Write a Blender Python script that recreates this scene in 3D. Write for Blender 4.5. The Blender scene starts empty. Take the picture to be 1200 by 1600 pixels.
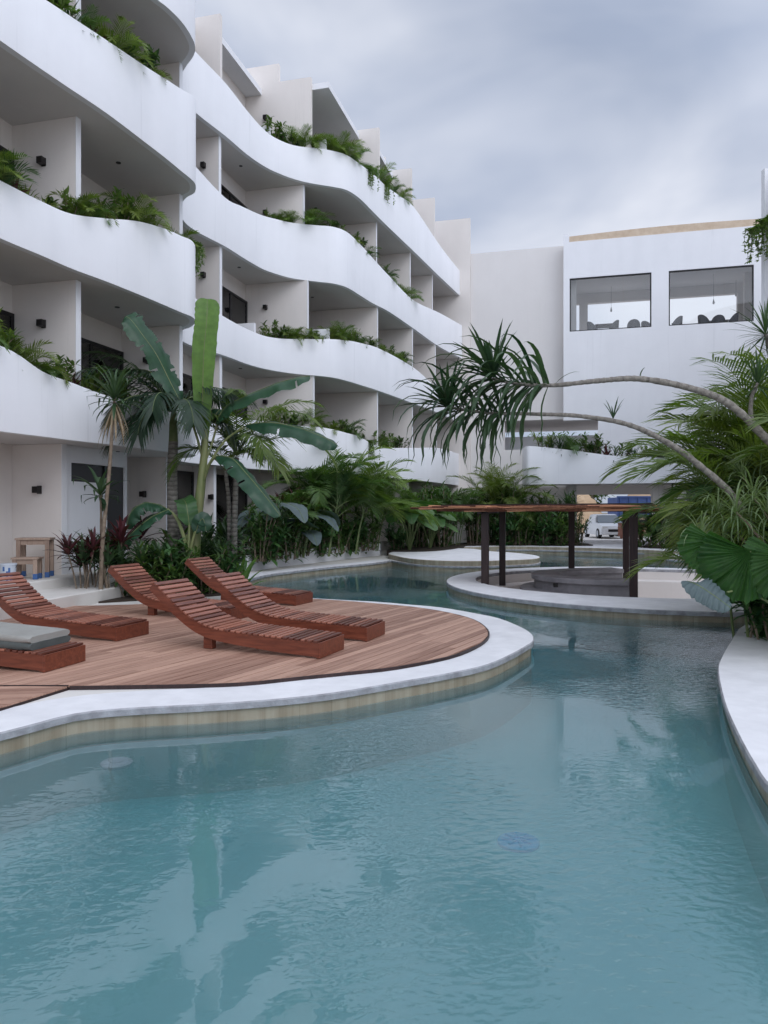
import bpy, bmesh, math, random
from mathutils import Vector, Matrix, noise
from mathutils.geometry import tessellate_polygon

random.seed(7)
R = math.radians
V = Vector
scene = bpy.context.scene
col = scene.collection

# ------------------------------------------------------------------ camera
EYE = 1.8            # metres above the water
FPX = 1170.0         # focal length in pixels of the 1200 px wide photograph
cam_data = bpy.data.cameras.new('camera')
cam_data.sensor_fit = 'HORIZONTAL'
cam_data.sensor_width = 36.0
cam_data.lens = 36.0 * FPX / 1200.0
cam_data.clip_start = 0.05
cam_data.clip_end = 3000
cam = bpy.data.objects.new('camera', cam_data)
cam.location = (0, 0, EYE)
cam.rotation_euler = (R(90), 0, 0)
col.objects.link(cam)
scene.camera = cam

# ------------------------------------------------------------------ light, sky, exposure
SUN_EL, SUN_AZ = 40, 152       # azimuth clockwise from +Y (camera direction)
SKY_STRENGTH = 0.12
world = bpy.data.worlds.new('World')
scene.world = world
world.use_nodes = True
wt = world.node_tree
wn, wl = wt.nodes, wt.links
for n in list(wn):
    wn.remove(n)
w_out = wn.new('ShaderNodeOutputWorld')
w_bg = wn.new('ShaderNodeBackground')
w_bg.inputs['Strength'].default_value = SKY_STRENGTH
w_sky = wn.new('ShaderNodeTexSky')
w_sky.sky_type = 'NISHITA'
w_sky.sun_disc = False
w_sky.sun_elevation = R(SUN_EL)
w_sky.sun_rotation = R(SUN_AZ)
w_tc = wn.new('ShaderNodeTexCoord')
w_map = wn.new('ShaderNodeMapping')
w_map.inputs['Scale'].default_value = (1.0, 1.0, 1.9)
w_map.inputs['Location'].default_value = (6.6, 0.9, 1.8)
wl.new(w_tc.outputs['Generated'], w_map.inputs['Vector'])
w_n1 = wn.new('ShaderNodeTexNoise')
w_n1.inputs['Scale'].default_value = 2.8
w_n1.inputs['Detail'].default_value = 4.0
w_n1.inputs['Roughness'].default_value = 0.48
w_n1.inputs['Distortion'].default_value = 0.35
wl.new(w_map.outputs['Vector'], w_n1.inputs['Vector'])
w_n2 = wn.new('ShaderNodeTexNoise')
w_n2.inputs['Scale'].default_value = 1.35
w_n2.inputs['Detail'].default_value = 4.0
w_n2.inputs['Roughness'].default_value = 0.45
wl.new(w_map.outputs['Vector'], w_n2.inputs['Vector'])
w_r1 = wn.new('ShaderNodeValToRGB')          # cloud cover over the blue
w_r1.color_ramp.elements[0].position = 0.36
w_r1.color_ramp.elements[0].color = (0.68, 0.68, 0.68, 1)
w_r1.color_ramp.elements[1].position = 0.56
w_r1.color_ramp.elements[1].color = (1, 1, 1, 1)
wl.new(w_n2.outputs['Fac'], w_r1.inputs['Fac'])
w_r2 = wn.new('ShaderNodeValToRGB')          # grey and white cloud
w_r2.color_ramp.elements[0].position = 0.36
w_r2.color_ramp.elements[0].color = (4.25, 4.85, 6.2, 1)
w_r2.color_ramp.elements[1].position = 0.65
w_r2.color_ramp.elements[1].color = (7.2, 7.55, 8.5, 1)
wl.new(w_n1.outputs['Fac'], w_r2.inputs['Fac'])
w_mix = wn.new('ShaderNodeMix')
w_mix.data_type = 'RGBA'
wl.new(w_r1.outputs['Color'], w_mix.inputs[0])
wl.new(w_sky.outputs['Color'], w_mix.inputs[6])
wl.new(w_r2.outputs['Color'], w_mix.inputs[7])
w_dot = wn.new('ShaderNodeVectorMath'); w_dot.operation = 'DOT_PRODUCT'
w_nrm = wn.new('ShaderNodeVectorMath'); w_nrm.operation = 'NORMALIZE'
wl.new(w_tc.outputs['Generated'], w_nrm.inputs[0]); wl.new(w_nrm.outputs[0], w_dot.inputs[0])
w_dot.inputs[1].default_value = (math.sin(R(SUN_AZ)) * math.cos(R(SUN_EL)), math.cos(R(SUN_AZ)) * math.cos(R(SUN_EL)), math.sin(R(SUN_EL)))
w_mr = wn.new('ShaderNodeMapRange')          # overcast sky is brighter around the hidden sun
w_mr.inputs[1].default_value = -0.15; w_mr.inputs[2].default_value = 1.0
w_mr.inputs[3].default_value = 0.77; w_mr.inputs[4].default_value = 1.75
wl.new(w_dot.outputs['Value'], w_mr.inputs[0])
w_mul = wn.new('ShaderNodeVectorMath'); w_mul.operation = 'SCALE'
wl.new(w_mix.outputs[2], w_mul.inputs[0]); wl.new(w_mr.outputs[0], w_mul.inputs['Scale'])
wl.new(w_mul.outputs[0], w_bg.inputs['Color'])
wl.new(w_bg.outputs['Background'], w_out.inputs['Surface'])

sun_data = bpy.data.lights.new('sun', 'SUN')
sun_data.energy = 0.5
sun_data.angle = R(32)
sun_data.color = (0.97, 0.985, 1.0)
sun = bpy.data.objects.new('sun', sun_data)
_sd = V((math.sin(R(SUN_AZ)) * math.cos(R(SUN_EL)), math.cos(R(SUN_AZ)) * math.cos(R(SUN_EL)), math.sin(R(SUN_EL))))
sun.rotation_euler = _sd.to_track_quat('Z', 'Y').to_euler()
col.objects.link(sun)
scene.view_settings.view_transform = 'Standard'
scene.view_settings.look = 'None'
scene.view_settings.exposure = 0.22
scene.view_settings.gamma = 1.0
try:
    scene.cycles.max_bounces = 8
    scene.cycles.transparent_max_bounces = 12
    scene.cycles.caustics_reflective = False
    scene.cycles.caustics_refractive = False
except Exception:
    pass

# ------------------------------------------------------------------ helpers
def at(px, py, Y):
    """world point at photograph pixel (1200 x 1600) and depth Y"""
    return V(((px - 600) / FPX * Y, Y, EYE - (py - 800) / FPX * Y))

def onz(px, py, z):
    Y = (EYE - z) * FPX / (py - 800)
    return V(((px - 600) / FPX * Y, Y, z))

UD, VD = V((.252, .968, 0)).normalized(), V((.968, -.252, 0)).normalized()   # hotel grid
def uv(u, v, z=0.0):
    return UD * u + VD * v + V((0, 0, z))
def to_uv(p):
    q = V((p[0], p[1], 0))
    return q.dot(UD), q.dot(VD)

def catmull(pts, k=5, closed=False):
    out = []
    n = len(pts)
    rng = range(n) if closed else range(n - 1)
    for i in rng:
        if closed:
            a, b, c, d = pts[(i - 1) % n], pts[i], pts[(i + 1) % n], pts[(i + 2) % n]
        else:
            a, b, c, d = pts[max(i - 1, 0)], pts[i], pts[i + 1], pts[min(i + 2, n - 1)]
        for j in range(k):
            t = j / k
            out.append(tuple(0.5 * ((2 * q) + (r - p) * t + (2 * p - 5 * q + 4 * r - s) * t * t + (3 * q - p - 3 * r + s) * t ** 3)
                             for p, q, r, s in zip(a, b, c, d)))
    if not closed:
        out.append(tuple(pts[-1]))
    return out

def sharpen(me, ang=35):
    for p in me.polygons:
        p.use_smooth = True
    try:
        me.set_sharp_from_angle(angle=R(ang))
    except Exception:
        pass

class MB:
    """collects geometry; build() links it as one mesh object"""
    def __init__(s):
        s.v, s.f, s.a, s.m = [], [], [], []
    def face(s, idx, a=0.5, m=0):
        s.f.append(tuple(idx)); s.a.append(a); s.m.append(m)
    def add(s, verts, faces, a=0.5, m=0):
        b = len(s.v)
        s.v.extend(tuple(q) for q in verts)
        for f in faces:
            s.f.append(tuple(b + i for i in f)); s.a.append(a); s.m.append(m)
    def box(s, c, size, ax=None, a=0.5, m=0, bev=0.0):
        """box centred at c; ax = three axis vectors"""
        X, Y, Z = ax if ax else (V((1, 0, 0)), V((0, 1, 0)), V((0, 0, 1)))
        c = V(c); hx, hy, hz = size[0] / 2, size[1] / 2, size[2] / 2
        if bev <= 0:
            vs = [c + X * (hx * i) + Y * (hy * j) + Z * (hz * k) for k in (-1, 1) for j in (-1, 1) for i in (-1, 1)]
            s.add(vs, [(0, 2, 3, 1), (4, 5, 7, 6), (0, 1, 5, 4), (2, 6, 7, 3), (0, 4, 6, 2), (1, 3, 7, 5)], a, m)
            return
        bm = bmesh.new()
        bmesh.ops.create_cube(bm, size=1.0)
        for q in bm.verts:
            q.co = V((q.co.x * 2 * hx, q.co.y * 2 * hy, q.co.z * 2 * hz))
        bmesh.ops.bevel(bm, geom=list(bm.edges), offset=bev, segments=2, affect='EDGES', profile=0.5)
        bm.verts.ensure_lookup_table()
        s.add([c + X * q.co.x + Y * q.co.y + Z * q.co.z for q in bm.verts],
              [tuple(w.index for w in f.verts) for f in bm.faces], a, m)
        bm.free()
    def tube(s, pts, rad, n=8, a=0.5, m=0, caps=True):
        pts = [V(p) for p in pts]
        k = len(pts)
        rads = rad if isinstance(rad, (list, tuple)) else [rad] * k
        b = len(s.v)
        prev = None
        for i, p in enumerate(pts):
            t = (pts[min(i + 1, k - 1)] - pts[max(i - 1, 0)])
            t = t.normalized() if t.length > 1e-9 else V((0, 0, 1))
            if prev is None:
                x = t.cross(V((0, 0, 1)))
                if x.length < 1e-3:
                    x = t.cross(V((0, 1, 0)))
            else:
                x = prev - t * prev.dot(t)
                if x.length < 1e-6:
                    x = t.cross(V((0, 1, 0)))
            x.normalize(); prev = x
            y = t.cross(x)
            for j in range(n):
                an = 2 * math.pi * j / n
                s.v.append(tuple(p + (x * math.cos(an) + y * math.sin(an)) * rads[i]))
        for i in range(k - 1):
            for j in range(n):
                s.face((b + i * n + j, b + i * n + (j + 1) % n, b + (i + 1) * n + (j + 1) % n, b + (i + 1) * n + j), a[i % len(a)] if isinstance(a, list) else a, m)
        if isinstance(a, list): a = a[0]
        if caps:
            s.face(tuple(b + j for j in reversed(range(n))), a, m)
            s.face(tuple(b + (k - 1) * n + j for j in range(n)), a, m)
    def prism(s, outline, z0, z1, holes=(), a=0.5, m=0, mside=None, cham=0.0, bottom=True):
        """vertical prism on a plan outline (list of (x, y))"""
        mside = m if mside is None else mside
        loops = [[V((p[0], p[1], 0)) for p in outline]] + [[V((p[0], p[1], 0)) for p in h] for h in holes]
        def area(l):
            return sum(l[i].x * l[(i + 1) % len(l)].y - l[(i + 1) % len(l)].x * l[i].y for i in range(len(l))) / 2
        if area(loops[0]) < 0:
            loops[0].reverse()
        for h in loops[1:]:
            if area(h) > 0:
                h.reverse()
        def inset(l, d):
            o = []
            for i in range(len(l)):
                e1 = (l[i] - l[i - 1]); e2 = (l[(i + 1) % len(l)] - l[i])
                n1 = V((-e1.y, e1.x, 0)); n2 = V((-e2.y, e2.x, 0))
                if n1.length > 1e-9: n1.normalize()
                if n2.length > 1e-9: n2.normalize()
                nn = n1 + n2
                if nn.length < 1e-6: nn = n1
                o.append(l[i] + nn.normalized() * d)
            return o
        tops = [inset(l, cham) for l in loops] if cham > 0 else loops
        tris = tessellate_polygon(tops)
        b = len(s.v)
        flat = [p for l in tops for p in l]
        s.v.extend((p.x, p.y, z1) for p in flat)
        for t in tris:
            p, q, r = (flat[i] for i in t)
            cr = (q.x - p.x) * (r.y - p.y) - (q.y - p.y) * (r.x - p.x)
            s.face(tuple(b + i for i in (t if cr > 0 else t[::-1])), a, m)
        if bottom:
            b2 = len(s.v)
            fl = [p for l in loops for p in l]
            s.v.extend((p.x, p.y, z0) for p in fl)
            for t in tris:
                p, q, r = (fl[i] for i in t)
                cr = (q.x - p.x) * (r.y - p.y) - (q.y - p.y) * (r.x - p.x)
                s.face(tuple(b2 + i for i in (t[::-1] if cr > 0 else t)), a, m)
        for l, tl in zip(loops, tops):
            rings = [[(p.x, p.y, z0) for p in l]]
            if cham > 0:
                rings.append([(p.x, p.y, z1 - cham) for p in l])
            rings.append([(p.x, p.y, z1) for p in tl])
            for ra, rb in zip(rings, rings[1:]):
                b3 = len(s.v); n = len(ra)
                s.v.extend(ra); s.v.extend(rb)
                for i in range(n):
                    j = (i + 1) % n
                    s.face((b3 + i, b3 + j, b3 + n + j, b3 + n + i), a, mside)
    def build(s, name, mats, parent=None, smooth=0):
        off = V(parent.get('_base', (0, 0, 0))) if parent else V((0, 0, 0))
        p = parent
        me = bpy.data.meshes.new(name)
        me.from_pydata([(x - off.x, y - off.y, z - off.z) for x, y, z in s.v], [], s.f)
        if not isinstance(mats, (list, tuple)):
            mats = [mats]
        for m in mats:
            me.materials.append(m)
        if any(s.m):
            me.polygons.foreach_set('material_index', s.m)
        at_ = me.attributes.new('var', 'FLOAT', 'FACE')
        at_.data.foreach_set('value', s.a)
        if smooth:
            sharpen(me, smooth)
        me.update()
        o = bpy.data.objects.new(name, me)
        col.objects.link(o)
        if parent:
            o.parent = parent
            o['_base'] = tuple(off)
        return o

def tag(o, label=None, cat=None, group=None, kind=None):
    if label: o['label'] = label
    if cat: o['category'] = cat
    if group: o['group'] = group
    if kind: o['kind'] = kind
    return o

def thing(name, label, cat, base=(0, 0, 0), group=None):
    """Empty at the thing's base; children built in world coordinates are shifted to it"""
    o = bpy.data.objects.new(name, None)
    o.empty_display_size = 0.2
    o.location = base
    o['_base'] = tuple(base)
    col.objects.link(o)
    return tag(o, label, cat, group)

def solo(mb, name, mats, label, cat, base=(0, 0, 0), group=None, smooth=0):
    """a thing that is one mesh, its origin at its base"""
    for i, q in enumerate(mb.v):
        mb.v[i] = (q[0] - base[0], q[1] - base[1], q[2] - base[2])
    o = mb.build(name, mats, None, smooth)
    o.location = base
    return tag(o, label, cat, group)

KIDS = {}
def children(o):
    return [c for c in bpy.data.objects if c.parent == o]

def copy_tree(o, parent=None):
    c = o.copy()
    col.objects.link(c)
    if parent is not None:
        c.parent = parent
    kids = KIDS.get(o.name)
    if kids is None:
        kids = KIDS[o.name] = children(o)
    for k in list(kids):
        copy_tree(k, c)
    return c

class Proto:
    """first use places the original, later uses place copies with copies of their parts"""
    def __init__(s, make):
        s.make, s.o, s.used = make, None, False
    def put(s, loc, rz=0.0, sc=1.0, label=None, group=None, tilt=(0, 0)):
        if s.o is None:
            s.o = s.make(); s.used = True; o = s.o
            KIDS[o.name] = children(o)
        else:
            o = copy_tree(s.o)
        o.location = loc
        o.rotation_euler = (tilt[0], tilt[1], rz)
        o.scale = (sc, sc, sc) if not isinstance(sc, tuple) else sc
        if label: o['label'] = label
        if group: o['group'] = group
        return o

# ------------------------------------------------------------------ materials
def mat(name):
    m = bpy.data.materials.new(name)
    m.use_nodes = True
    return m, m.node_tree.nodes, m.node_tree.links, m.node_tree.nodes['Principled BSDF']

def ramp(nd, stops):
    r = nd.new('ShaderNodeValToRGB')
    e = r.color_ramp.elements
    while len(e) < len(stops):
        e.new(0.5)
    for q, (p, c) in zip(e, stops):
        q.position = p
        q.color = (*c, 1) if len(c) == 3 else c
    return r

def nz(nd, lk, scale, detail=4, rough=0.5, vec=None, stretch=None, dist=0.0, coord='Object'):
    tc = nd.new('ShaderNodeTexCoord')
    t = nd.new('ShaderNodeTexNoise')
    t.inputs['Scale'].default_value = scale
    t.inputs['Detail'].default_value = detail
    t.inputs['Roughness'].default_value = rough
    t.inputs['Distortion'].default_value = dist
    src = tc.outputs[coord]
    if stretch:
        mp = nd.new('ShaderNodeMapping')
        mp.inputs['Scale'].default_value = stretch[:3]
        if len(stretch) > 3:
            mp.inputs['Rotation'].default_value = (0, 0, stretch[3])
        lk.new(src, mp.inputs['Vector']); src = mp.outputs['Vector']
    lk.new(src, t.inputs['Vector'])
    return t

def bump(nd, lk, src, p, strength, dist=0.02):
    b = nd.new('ShaderNodeBump')
    b.inputs['Strength'].default_value = strength
    b.inputs['Distance'].default_value = dist
    lk.new(src, b.inputs['Height'])
    lk.new(b.outputs['Normal'], p.inputs['Normal'])
    return b

def mixc(nd, lk, fac, a, b, mode='MIX'):
    m = nd.new('ShaderNodeMix')
    m.data_type = 'RGBA'; m.blend_type = mode
    if isinstance(fac, (int, float)): m.inputs[0].default_value = fac
    else: lk.new(fac, m.inputs[0])
    for i, c in ((6, a), (7, b)):
        if isinstance(c, tuple): m.inputs[i].default_value = (*c, 1)
        else: lk.new(c, m.inputs[i])
    return m.outputs[2]

def simple(name, c, rough=0.6, c2=None, scale=6, bmp=0.0, bscale=40, spec=0.4, metal=0.0, stretch=None):
    m, nd, lk, p = mat(name)
    p.inputs['Roughness'].default_value = rough
    p.inputs['Specular IOR Level'].default_value = spec
    p.inputs['Metallic'].default_value = metal
    if c2:
        t = nz(nd, lk, scale, 5, 0.6, stretch=stretch)
        r = ramp(nd, [(0.33, c), (0.67, c2)])
        lk.new(t.outputs['Fac'], r.inputs['Fac'])
        lk.new(r.outputs['Color'], p.inputs['Base Color'])
    else:
        p.inputs['Base Color'].default_value = (*c, 1)
    if bmp:
        t2 = nz(nd, lk, bscale, 4, 0.6, stretch=stretch)
        bump(nd, lk, t2.outputs['Fac'], p, bmp)
    return m

def stucco(name, c, c2, streak=0.05):
    """trowelled plaster: broad tone patches, faint vertical run marks, fine grain"""
    m, nd, lk, p = mat(name)
    p.inputs['Roughness'].default_value = 0.85
    p.inputs['Specular IOR Level'].default_value = 0.2
    t = nz(nd, lk, 0.7, 6, 0.65)
    r = ramp(nd, [(0.3, c2), (0.7, c)])
    lk.new(t.outputs['Fac'], r.inputs['Fac'])
    t2 = nz(nd, lk, 1.0, 3, 0.5, stretch=(1.6, 1.6, 0.30))
    r2 = ramp(nd, [(0.30, (1 - streak,) * 3), (0.62, (1, 1, 1))])
    lk.new(t2.outputs['Fac'], r2.inputs['Fac'])
    lk.new(mixc(nd, lk, 1.0, r.outputs['Color'], r2.outputs['Color'], 'MULTIPLY'), p.inputs['Base Color'])
    t4 = nz(nd, lk, 1.0, 5, 0.7, stretch=(6.5, 6.5, 0.16))
    r4 = ramp(nd, [(0.60, (1, 1, 1)), (0.74, (1 - streak * 3,) * 3)])
    lk.new(t4.outputs['Fac'], r4.inputs['Fac'])
    lk.new(mixc(nd, lk, 1.0, p.inputs['Base Color'].links[0].from_socket, r4.outputs['Color'], 'MULTIPLY'), p.inputs['Base Color'])
    t3 = nz(nd, lk, 9, 6, 0.7)
    bump(nd, lk, t3.outputs['Fac'], p, 0.12, 0.03)
    return m

def leaf_mat(name, c1, c2, trans=0.3, rough=0.42, vein=None):
    """leaf: tint differs from leaf to leaf and plant to plant, light passes through thin blades"""
    m, nd, lk, p = mat(name)
    at_ = nd.new('ShaderNodeAttribute'); at_.attribute_name = 'var'
    oi = nd.new('ShaderNodeObjectInfo')
    ad = nd.new('ShaderNodeMath'); ad.operation = 'MULTIPLY_ADD'
    ad.inputs[1].default_value = 0.3; ad.inputs[2].default_value = -0.15
    lk.new(oi.outputs['Random'], ad.inputs[0])
    sm = nd.new('ShaderNodeMath'); sm.operation = 'ADD'; sm.use_clamp = True
    lk.new(at_.outputs['Fac'], sm.inputs[0]); lk.new(ad.outputs[0], sm.inputs[1])
    colr = mixc(nd, lk, sm.outputs[0], c1, c2)
    t = nz(nd, lk, 7, 3, 0.6)
    r = ramp(nd, [(0.3, (0.8, 0.8, 0.8)), (0.7, (1.15, 1.15, 1.1))])
    lk.new(t.outputs['Fac'], r.inputs['Fac'])
    colr = mixc(nd, lk, 1.0, colr, r.outputs['Color'], 'MULTIPLY')
    lk.new(colr, p.inputs['Base Color'])
    p.inputs['Roughness'].default_value = rough
    p.inputs['Specular IOR Level'].default_value = 0.35
    tr = nd.new('ShaderNodeBsdfTranslucent')
    lk.new(mixc(nd, lk, 1.0, colr, (1.6, 1.9, 0.7), 'MULTIPLY'), tr.inputs['Color'])
    mx = nd.new('ShaderNodeMixShader'); mx.inputs[0].default_value = trans
    lk.new(p.outputs[0], mx.inputs[1]); lk.new(tr.outputs[0], mx.inputs[2])
    lk.new(mx.outputs[0], nd['Material Output'].inputs['Surface'])
    return m

def wood(name, dark, light, rough, axis_stretch, per=0.5, grain=18, coord='Object', bmp=0.15, spec=0.4):
    m, nd, lk, p = mat(name)
    at_ = nd.new('ShaderNodeAttribute'); at_.attribute_name = 'var'
    t = nz(nd, lk, grain, 6, 0.65, stretch=axis_stretch, dist=0.6, coord=coord)
    ad = nd.new('ShaderNodeMath'); ad.operation = 'MULTIPLY_ADD'
    ad.inputs[1].default_value = per; ad.inputs[2].default_value = -per / 2
    lk.new(at_.outputs['Fac'], ad.inputs[0])
    sm = nd.new('ShaderNodeMath'); sm.operation = 'ADD'
    lk.new(t.outputs['Fac'], sm.inputs[0]); lk.new(ad.outputs[0], sm.inputs[1])
    r = ramp(nd, [(0.25, dark), (0.75, light)])
    lk.new(sm.outputs[0], r.inputs['Fac'])
    lk.new(r.outputs['Color'], p.inputs['Base Color'])
    p.inputs['Roughness'].default_value = rough
    p.inputs['Specular IOR Level'].default_value = spec
    bump(nd, lk, t.outputs['Fac'], p, bmp, 0.01)
    return m

M = {}
M['white'] = stucco('white_plaster', (.81, .81, .83), (.77, .77, .79), 0.032)
M['cream'] = stucco('cream_plaster', (.77, .72, .68), (.73, .68, .64), 0.03)
M['link'] = stucco('pale_link_plaster', (.74, .71, .69), (.71, .68, .66), 0.02)
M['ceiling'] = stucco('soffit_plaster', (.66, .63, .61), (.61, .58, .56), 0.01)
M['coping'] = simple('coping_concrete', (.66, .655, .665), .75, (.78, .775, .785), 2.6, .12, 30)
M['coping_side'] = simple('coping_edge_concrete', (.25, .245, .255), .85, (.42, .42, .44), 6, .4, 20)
M['cushion_dark'] = simple('cushion_dark_fabric', (.075, .085, .080), .95, (.10, .11, .105), 5, .3, 160)
M['paving'] = simple('pale_paving', (.60, .57, .53), .8, (.70, .67, .63), 1.1, .08, 25)
M['dark_frame'] = simple('dark_aluminium', (.012, .011, .013), .35)
M['lamp_black'] = simple('lamp_metal', (.012, .010, .010), .4)
M['soil'] = simple('soil', (.025, .018, .012), .95, (.05, .035, .025), 9, .5, 30)
M['grey_concrete'] = simple('polished_concrete', (.17, .16, .17), .55, (.27, .255, .265), 2.5, .15, 18)
M['tan_stone'] = simple('tan_stone', (.52, .40, .29), .8, (.62, .50, .38), 4, .2, 20)
M['post_wood'] = wood('dark_post_wood', (.010, .005, .005), (.045, .022, .020), .5, (6, 6, .35), .2, 6)
M['reed'] = wood('reed_poles', (.11, .035, .018), (.58, .27, .15), .8, (.6, 6, 6), 1.0, 5, bmp=.3)
M['deck'] = wood('deck_boards', (.24, .125, .086), (.52, .318, .232), .6, (14, .5, 6, 0), .36, 2.4, bmp=.1)
M['lounger'] = wood('lounger_wood', (.080, .019, .010), (.24, .066, .034), .32, (.8, 9, 9), .55, 3.5, bmp=.08, spec=.5)
M['lounger_slat'] = wood('lounger_slat_wood', (.11, .034, .022), (.35, .138, .090), .34, (9, .8, 9), .8, 3.5, bmp=.08, spec=.5)  # paler and greyer than the rails: sky reflection put into the wood colour
M['raw_wood'] = wood('raw_wood', (.24, .165, .125), (.42, .31, .24), .8, (8, 8, .6), .4, 4)
M['cushion'] = simple('cushion_fabric', (.29, .285, .26), .95, (.34, .335, .31), 3, .3, 160)
M['plastic_white'] = simple('white_plastic', (.50, .54, .60), .4)
M['blue_paint'] = simple('blue_paint', (.05, .12, .30), .6)
M['car_white'] = simple('car_paint', (.75, .77, .80), .25, spec=.5)
M['car_glass'] = simple('car_glass', (.06, .09, .12), .08, spec=.6)
M['tyre'] = simple('tyre_rubber', (.015, .015, .016), .8)
M['blue_steel'] = simple('blue_steel', (.045, .085, .24), .5, (.06, .11, .29), 2)
M['brick'] = simple('red_brick', (.24, .09, .055), .85, (.33, .15, .10), 7, .3, 25)
M['dirt'] = simple('tan_dirt', (.42, .29, .18), .95, (.52, .38, .25), 1.2, .4, 6)
M['earth'] = simple('earth', (.16, .13, .09), .95, (.24, .20, .15), .3, .2, 3)
M['bulb'] = simple('bulb_glass', (.6, .6, .58), .2)
M['wicker'] = simple('wicker', (.05, .052, .06), .7, (.12, .12, .13), 25, .5, 60)
M['drain'] = simple('drain_cover', (.40, .50, .58), .6)
M['blue_tile'] = simple('blue_tile', (.30, .68, 1.0), .4)
M['curtain'] = simple('grey_curtain', (.20, .195, .19), .9, (.13, .125, .12), 3, stretch=(6, 6, .1))

def glass_mat(name, refl=0.12, tint=(.8, .86, .88)):
    m, nd, lk, p = mat(name)
    tr = nd.new('ShaderNodeBsdfTransparent'); tr.inputs['Color'].default_value = (*tint, 1)
    gl = nd.new('ShaderNodeBsdfGlossy'); gl.inputs['Roughness'].default_value = 0.02
    lw = nd.new('ShaderNodeFresnel'); lw.inputs['IOR'].default_value = 1.5
    ad = nd.new('ShaderNodeMath'); ad.operation = 'ADD'; ad.inputs[1].default_value = refl; ad.use_clamp = True
    lk.new(lw.outputs[0], ad.inputs[0])
    mx = nd.new('ShaderNodeMixShader')
    lk.new(ad.outputs[0], mx.inputs[0]); lk.new(tr.outputs[0], mx.inputs[1]); lk.new(gl.outputs[0], mx.inputs[2])
    lk.new(mx.outputs[0], nd['Material Output'].inputs['Surface'])
    return m
M['glass'] = glass_mat('window_glass', 0.02, (.97, .98, .98))
M['door_glass'] = glass_mat('door_glass', 0.06, (.55, .55, .55))

# leaf kinds
M['leaf_areca'] = leaf_mat('areca_leaf', (.055, .120, .026), (.185, .250, .065))
M['leaf_areca_dark'] = leaf_mat('dark_areca_leaf', (.032, .080, .025), (.115, .185, .055))
M['leaf_yellow'] = leaf_mat('yellow_green_leaf', (.062, .112, .022), (.165, .205, .048))
M['leaf_palm'] = leaf_mat('dark_palm_leaf', (.014, .034, .020), (.045, .080, .042), .18)
M['leaf_strap'] = leaf_mat('strap_leaf', (.016, .042, .020), (.070, .120, .055), .2)
M['leaf_pale'] = leaf_mat('pale_strap_leaf', (.065, .115, .045), (.22, .28, .14), .25)
M['leaf_banana'] = leaf_mat('banana_leaf', (.018, .058, .034), (.040, .095, .050), .22, .3)
M['leaf_banana_young'] = leaf_mat('young_banana_leaf', (.095, .180, .042), (.130, .230, .055), .4, .35)
M['leaf_broad'] = leaf_mat('broad_leaf', (.026, .080, .032), (.085, .170, .055), .25)
M['leaf_fan'] = leaf_mat('fan_leaf', (.016, .060, .014), (.042, .110, .022), .32)
M['leaf_grey'] = leaf_mat('grey_leaf_underside', (.060, .090, .100), (.115, .150, .155), .12, .55)
M['leaf_shrub'] = leaf_mat('shrub_leaf', (.028, .070, .022), (.115, .180, .050))
M['leaf_red'] = leaf_mat('red_leaf', (.035, .014, .016), (.115, .030, .040), .25)
M['leaf_dead'] = leaf_mat('dead_leaf', (.16, .11, .07), (.34, .26, .18), .15, .8)
M['stem_green'] = simple('green_stem', (.10, .15, .05), .6, (.16, .19, .08), 8)
M['stem_banana'] = simple('banana_stem', (.13, .17, .06), .5, (.22, .23, .10), 4, stretch=(4, 4, .5))
M['stem_brown'] = simple('brown_stem', (.13, .095, .065), .85, (.24, .19, .14), 14, .4, 30)

def ringed_trunk(name, c1, c2, rings):
    m, nd, lk, p = mat(name)
    tc = nd.new('ShaderNodeTexCoord')
    w = nd.new('ShaderNodeTexWave'); w.wave_type = 'BANDS'; w.bands_direction = 'Z'
    w.inputs['Scale'].default_value = rings; w.inputs['Distortion'].default_value = 2.5
    w.inputs['Detail'].default_value = 3; w.inputs['Detail Scale'].default_value = 2.0
    lk.new(tc.outputs['Object'], w.inputs['Vector'])
    t = nz(nd, lk, 9, 5, .6)
    r = ramp(nd, [(0.3, c1), (0.7, c2)])
    lk.new(t.outputs['Fac'], r.inputs['Fac'])
    r2 = ramp(nd, [(0.0, (.6, .6, .6)), (0.35, (1, 1, 1))])
    lk.new(w.outputs['Fac'], r2.inputs['Fac'])
    lk.new(mixc(nd, lk, 1.0, r.outputs['Color'], r2.outputs['Color'], 'MULTIPLY'), p.inputs['Base Color'])
    p.inputs['Roughness'].default_value = .85
    bump(nd, lk, w.outputs['Fac'], p, .5, .02)
    return m
M['trunk_grey'] = ringed_trunk('ringed_grey_trunk', (.13, .12, .10), (.26, .24, .21), 3.2)
def lean_trunk():
    m, nd, lk, p = mat('leaning_trunk')
    at_ = nd.new('ShaderNodeAttribute'); at_.attribute_name = 'var'
    t = nz(nd, lk, 26, 5, .65)
    sm = nd.new('ShaderNodeMath'); sm.operation = 'MULTIPLY_ADD'; sm.inputs[1].default_value = .22
    lk.new(at_.outputs['Fac'], sm.inputs[0])
    hf = nd.new('ShaderNodeMath'); hf.operation = 'MULTIPLY'; hf.inputs[1].default_value = .85
    lk.new(t.outputs['Fac'], hf.inputs[0]); lk.new(hf.outputs[0], sm.inputs[2])
    r = ramp(nd, [(.25, (.075, .065, .055)), (.75, (.27, .245, .21))])
    lk.new(sm.outputs[0], r.inputs['Fac']); lk.new(r.outputs['Color'], p.inputs['Base Color'])
    p.inputs['Roughness'].default_value = .9
    bump(nd, lk, t.outputs['Fac'], p, .8)
    return m
M['trunk_lean'] = lean_trunk()
M['trunk_far'] = simple('pale_trunk', (.26, .23, .19), .9, (.36, .33, .28), 4)

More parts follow.
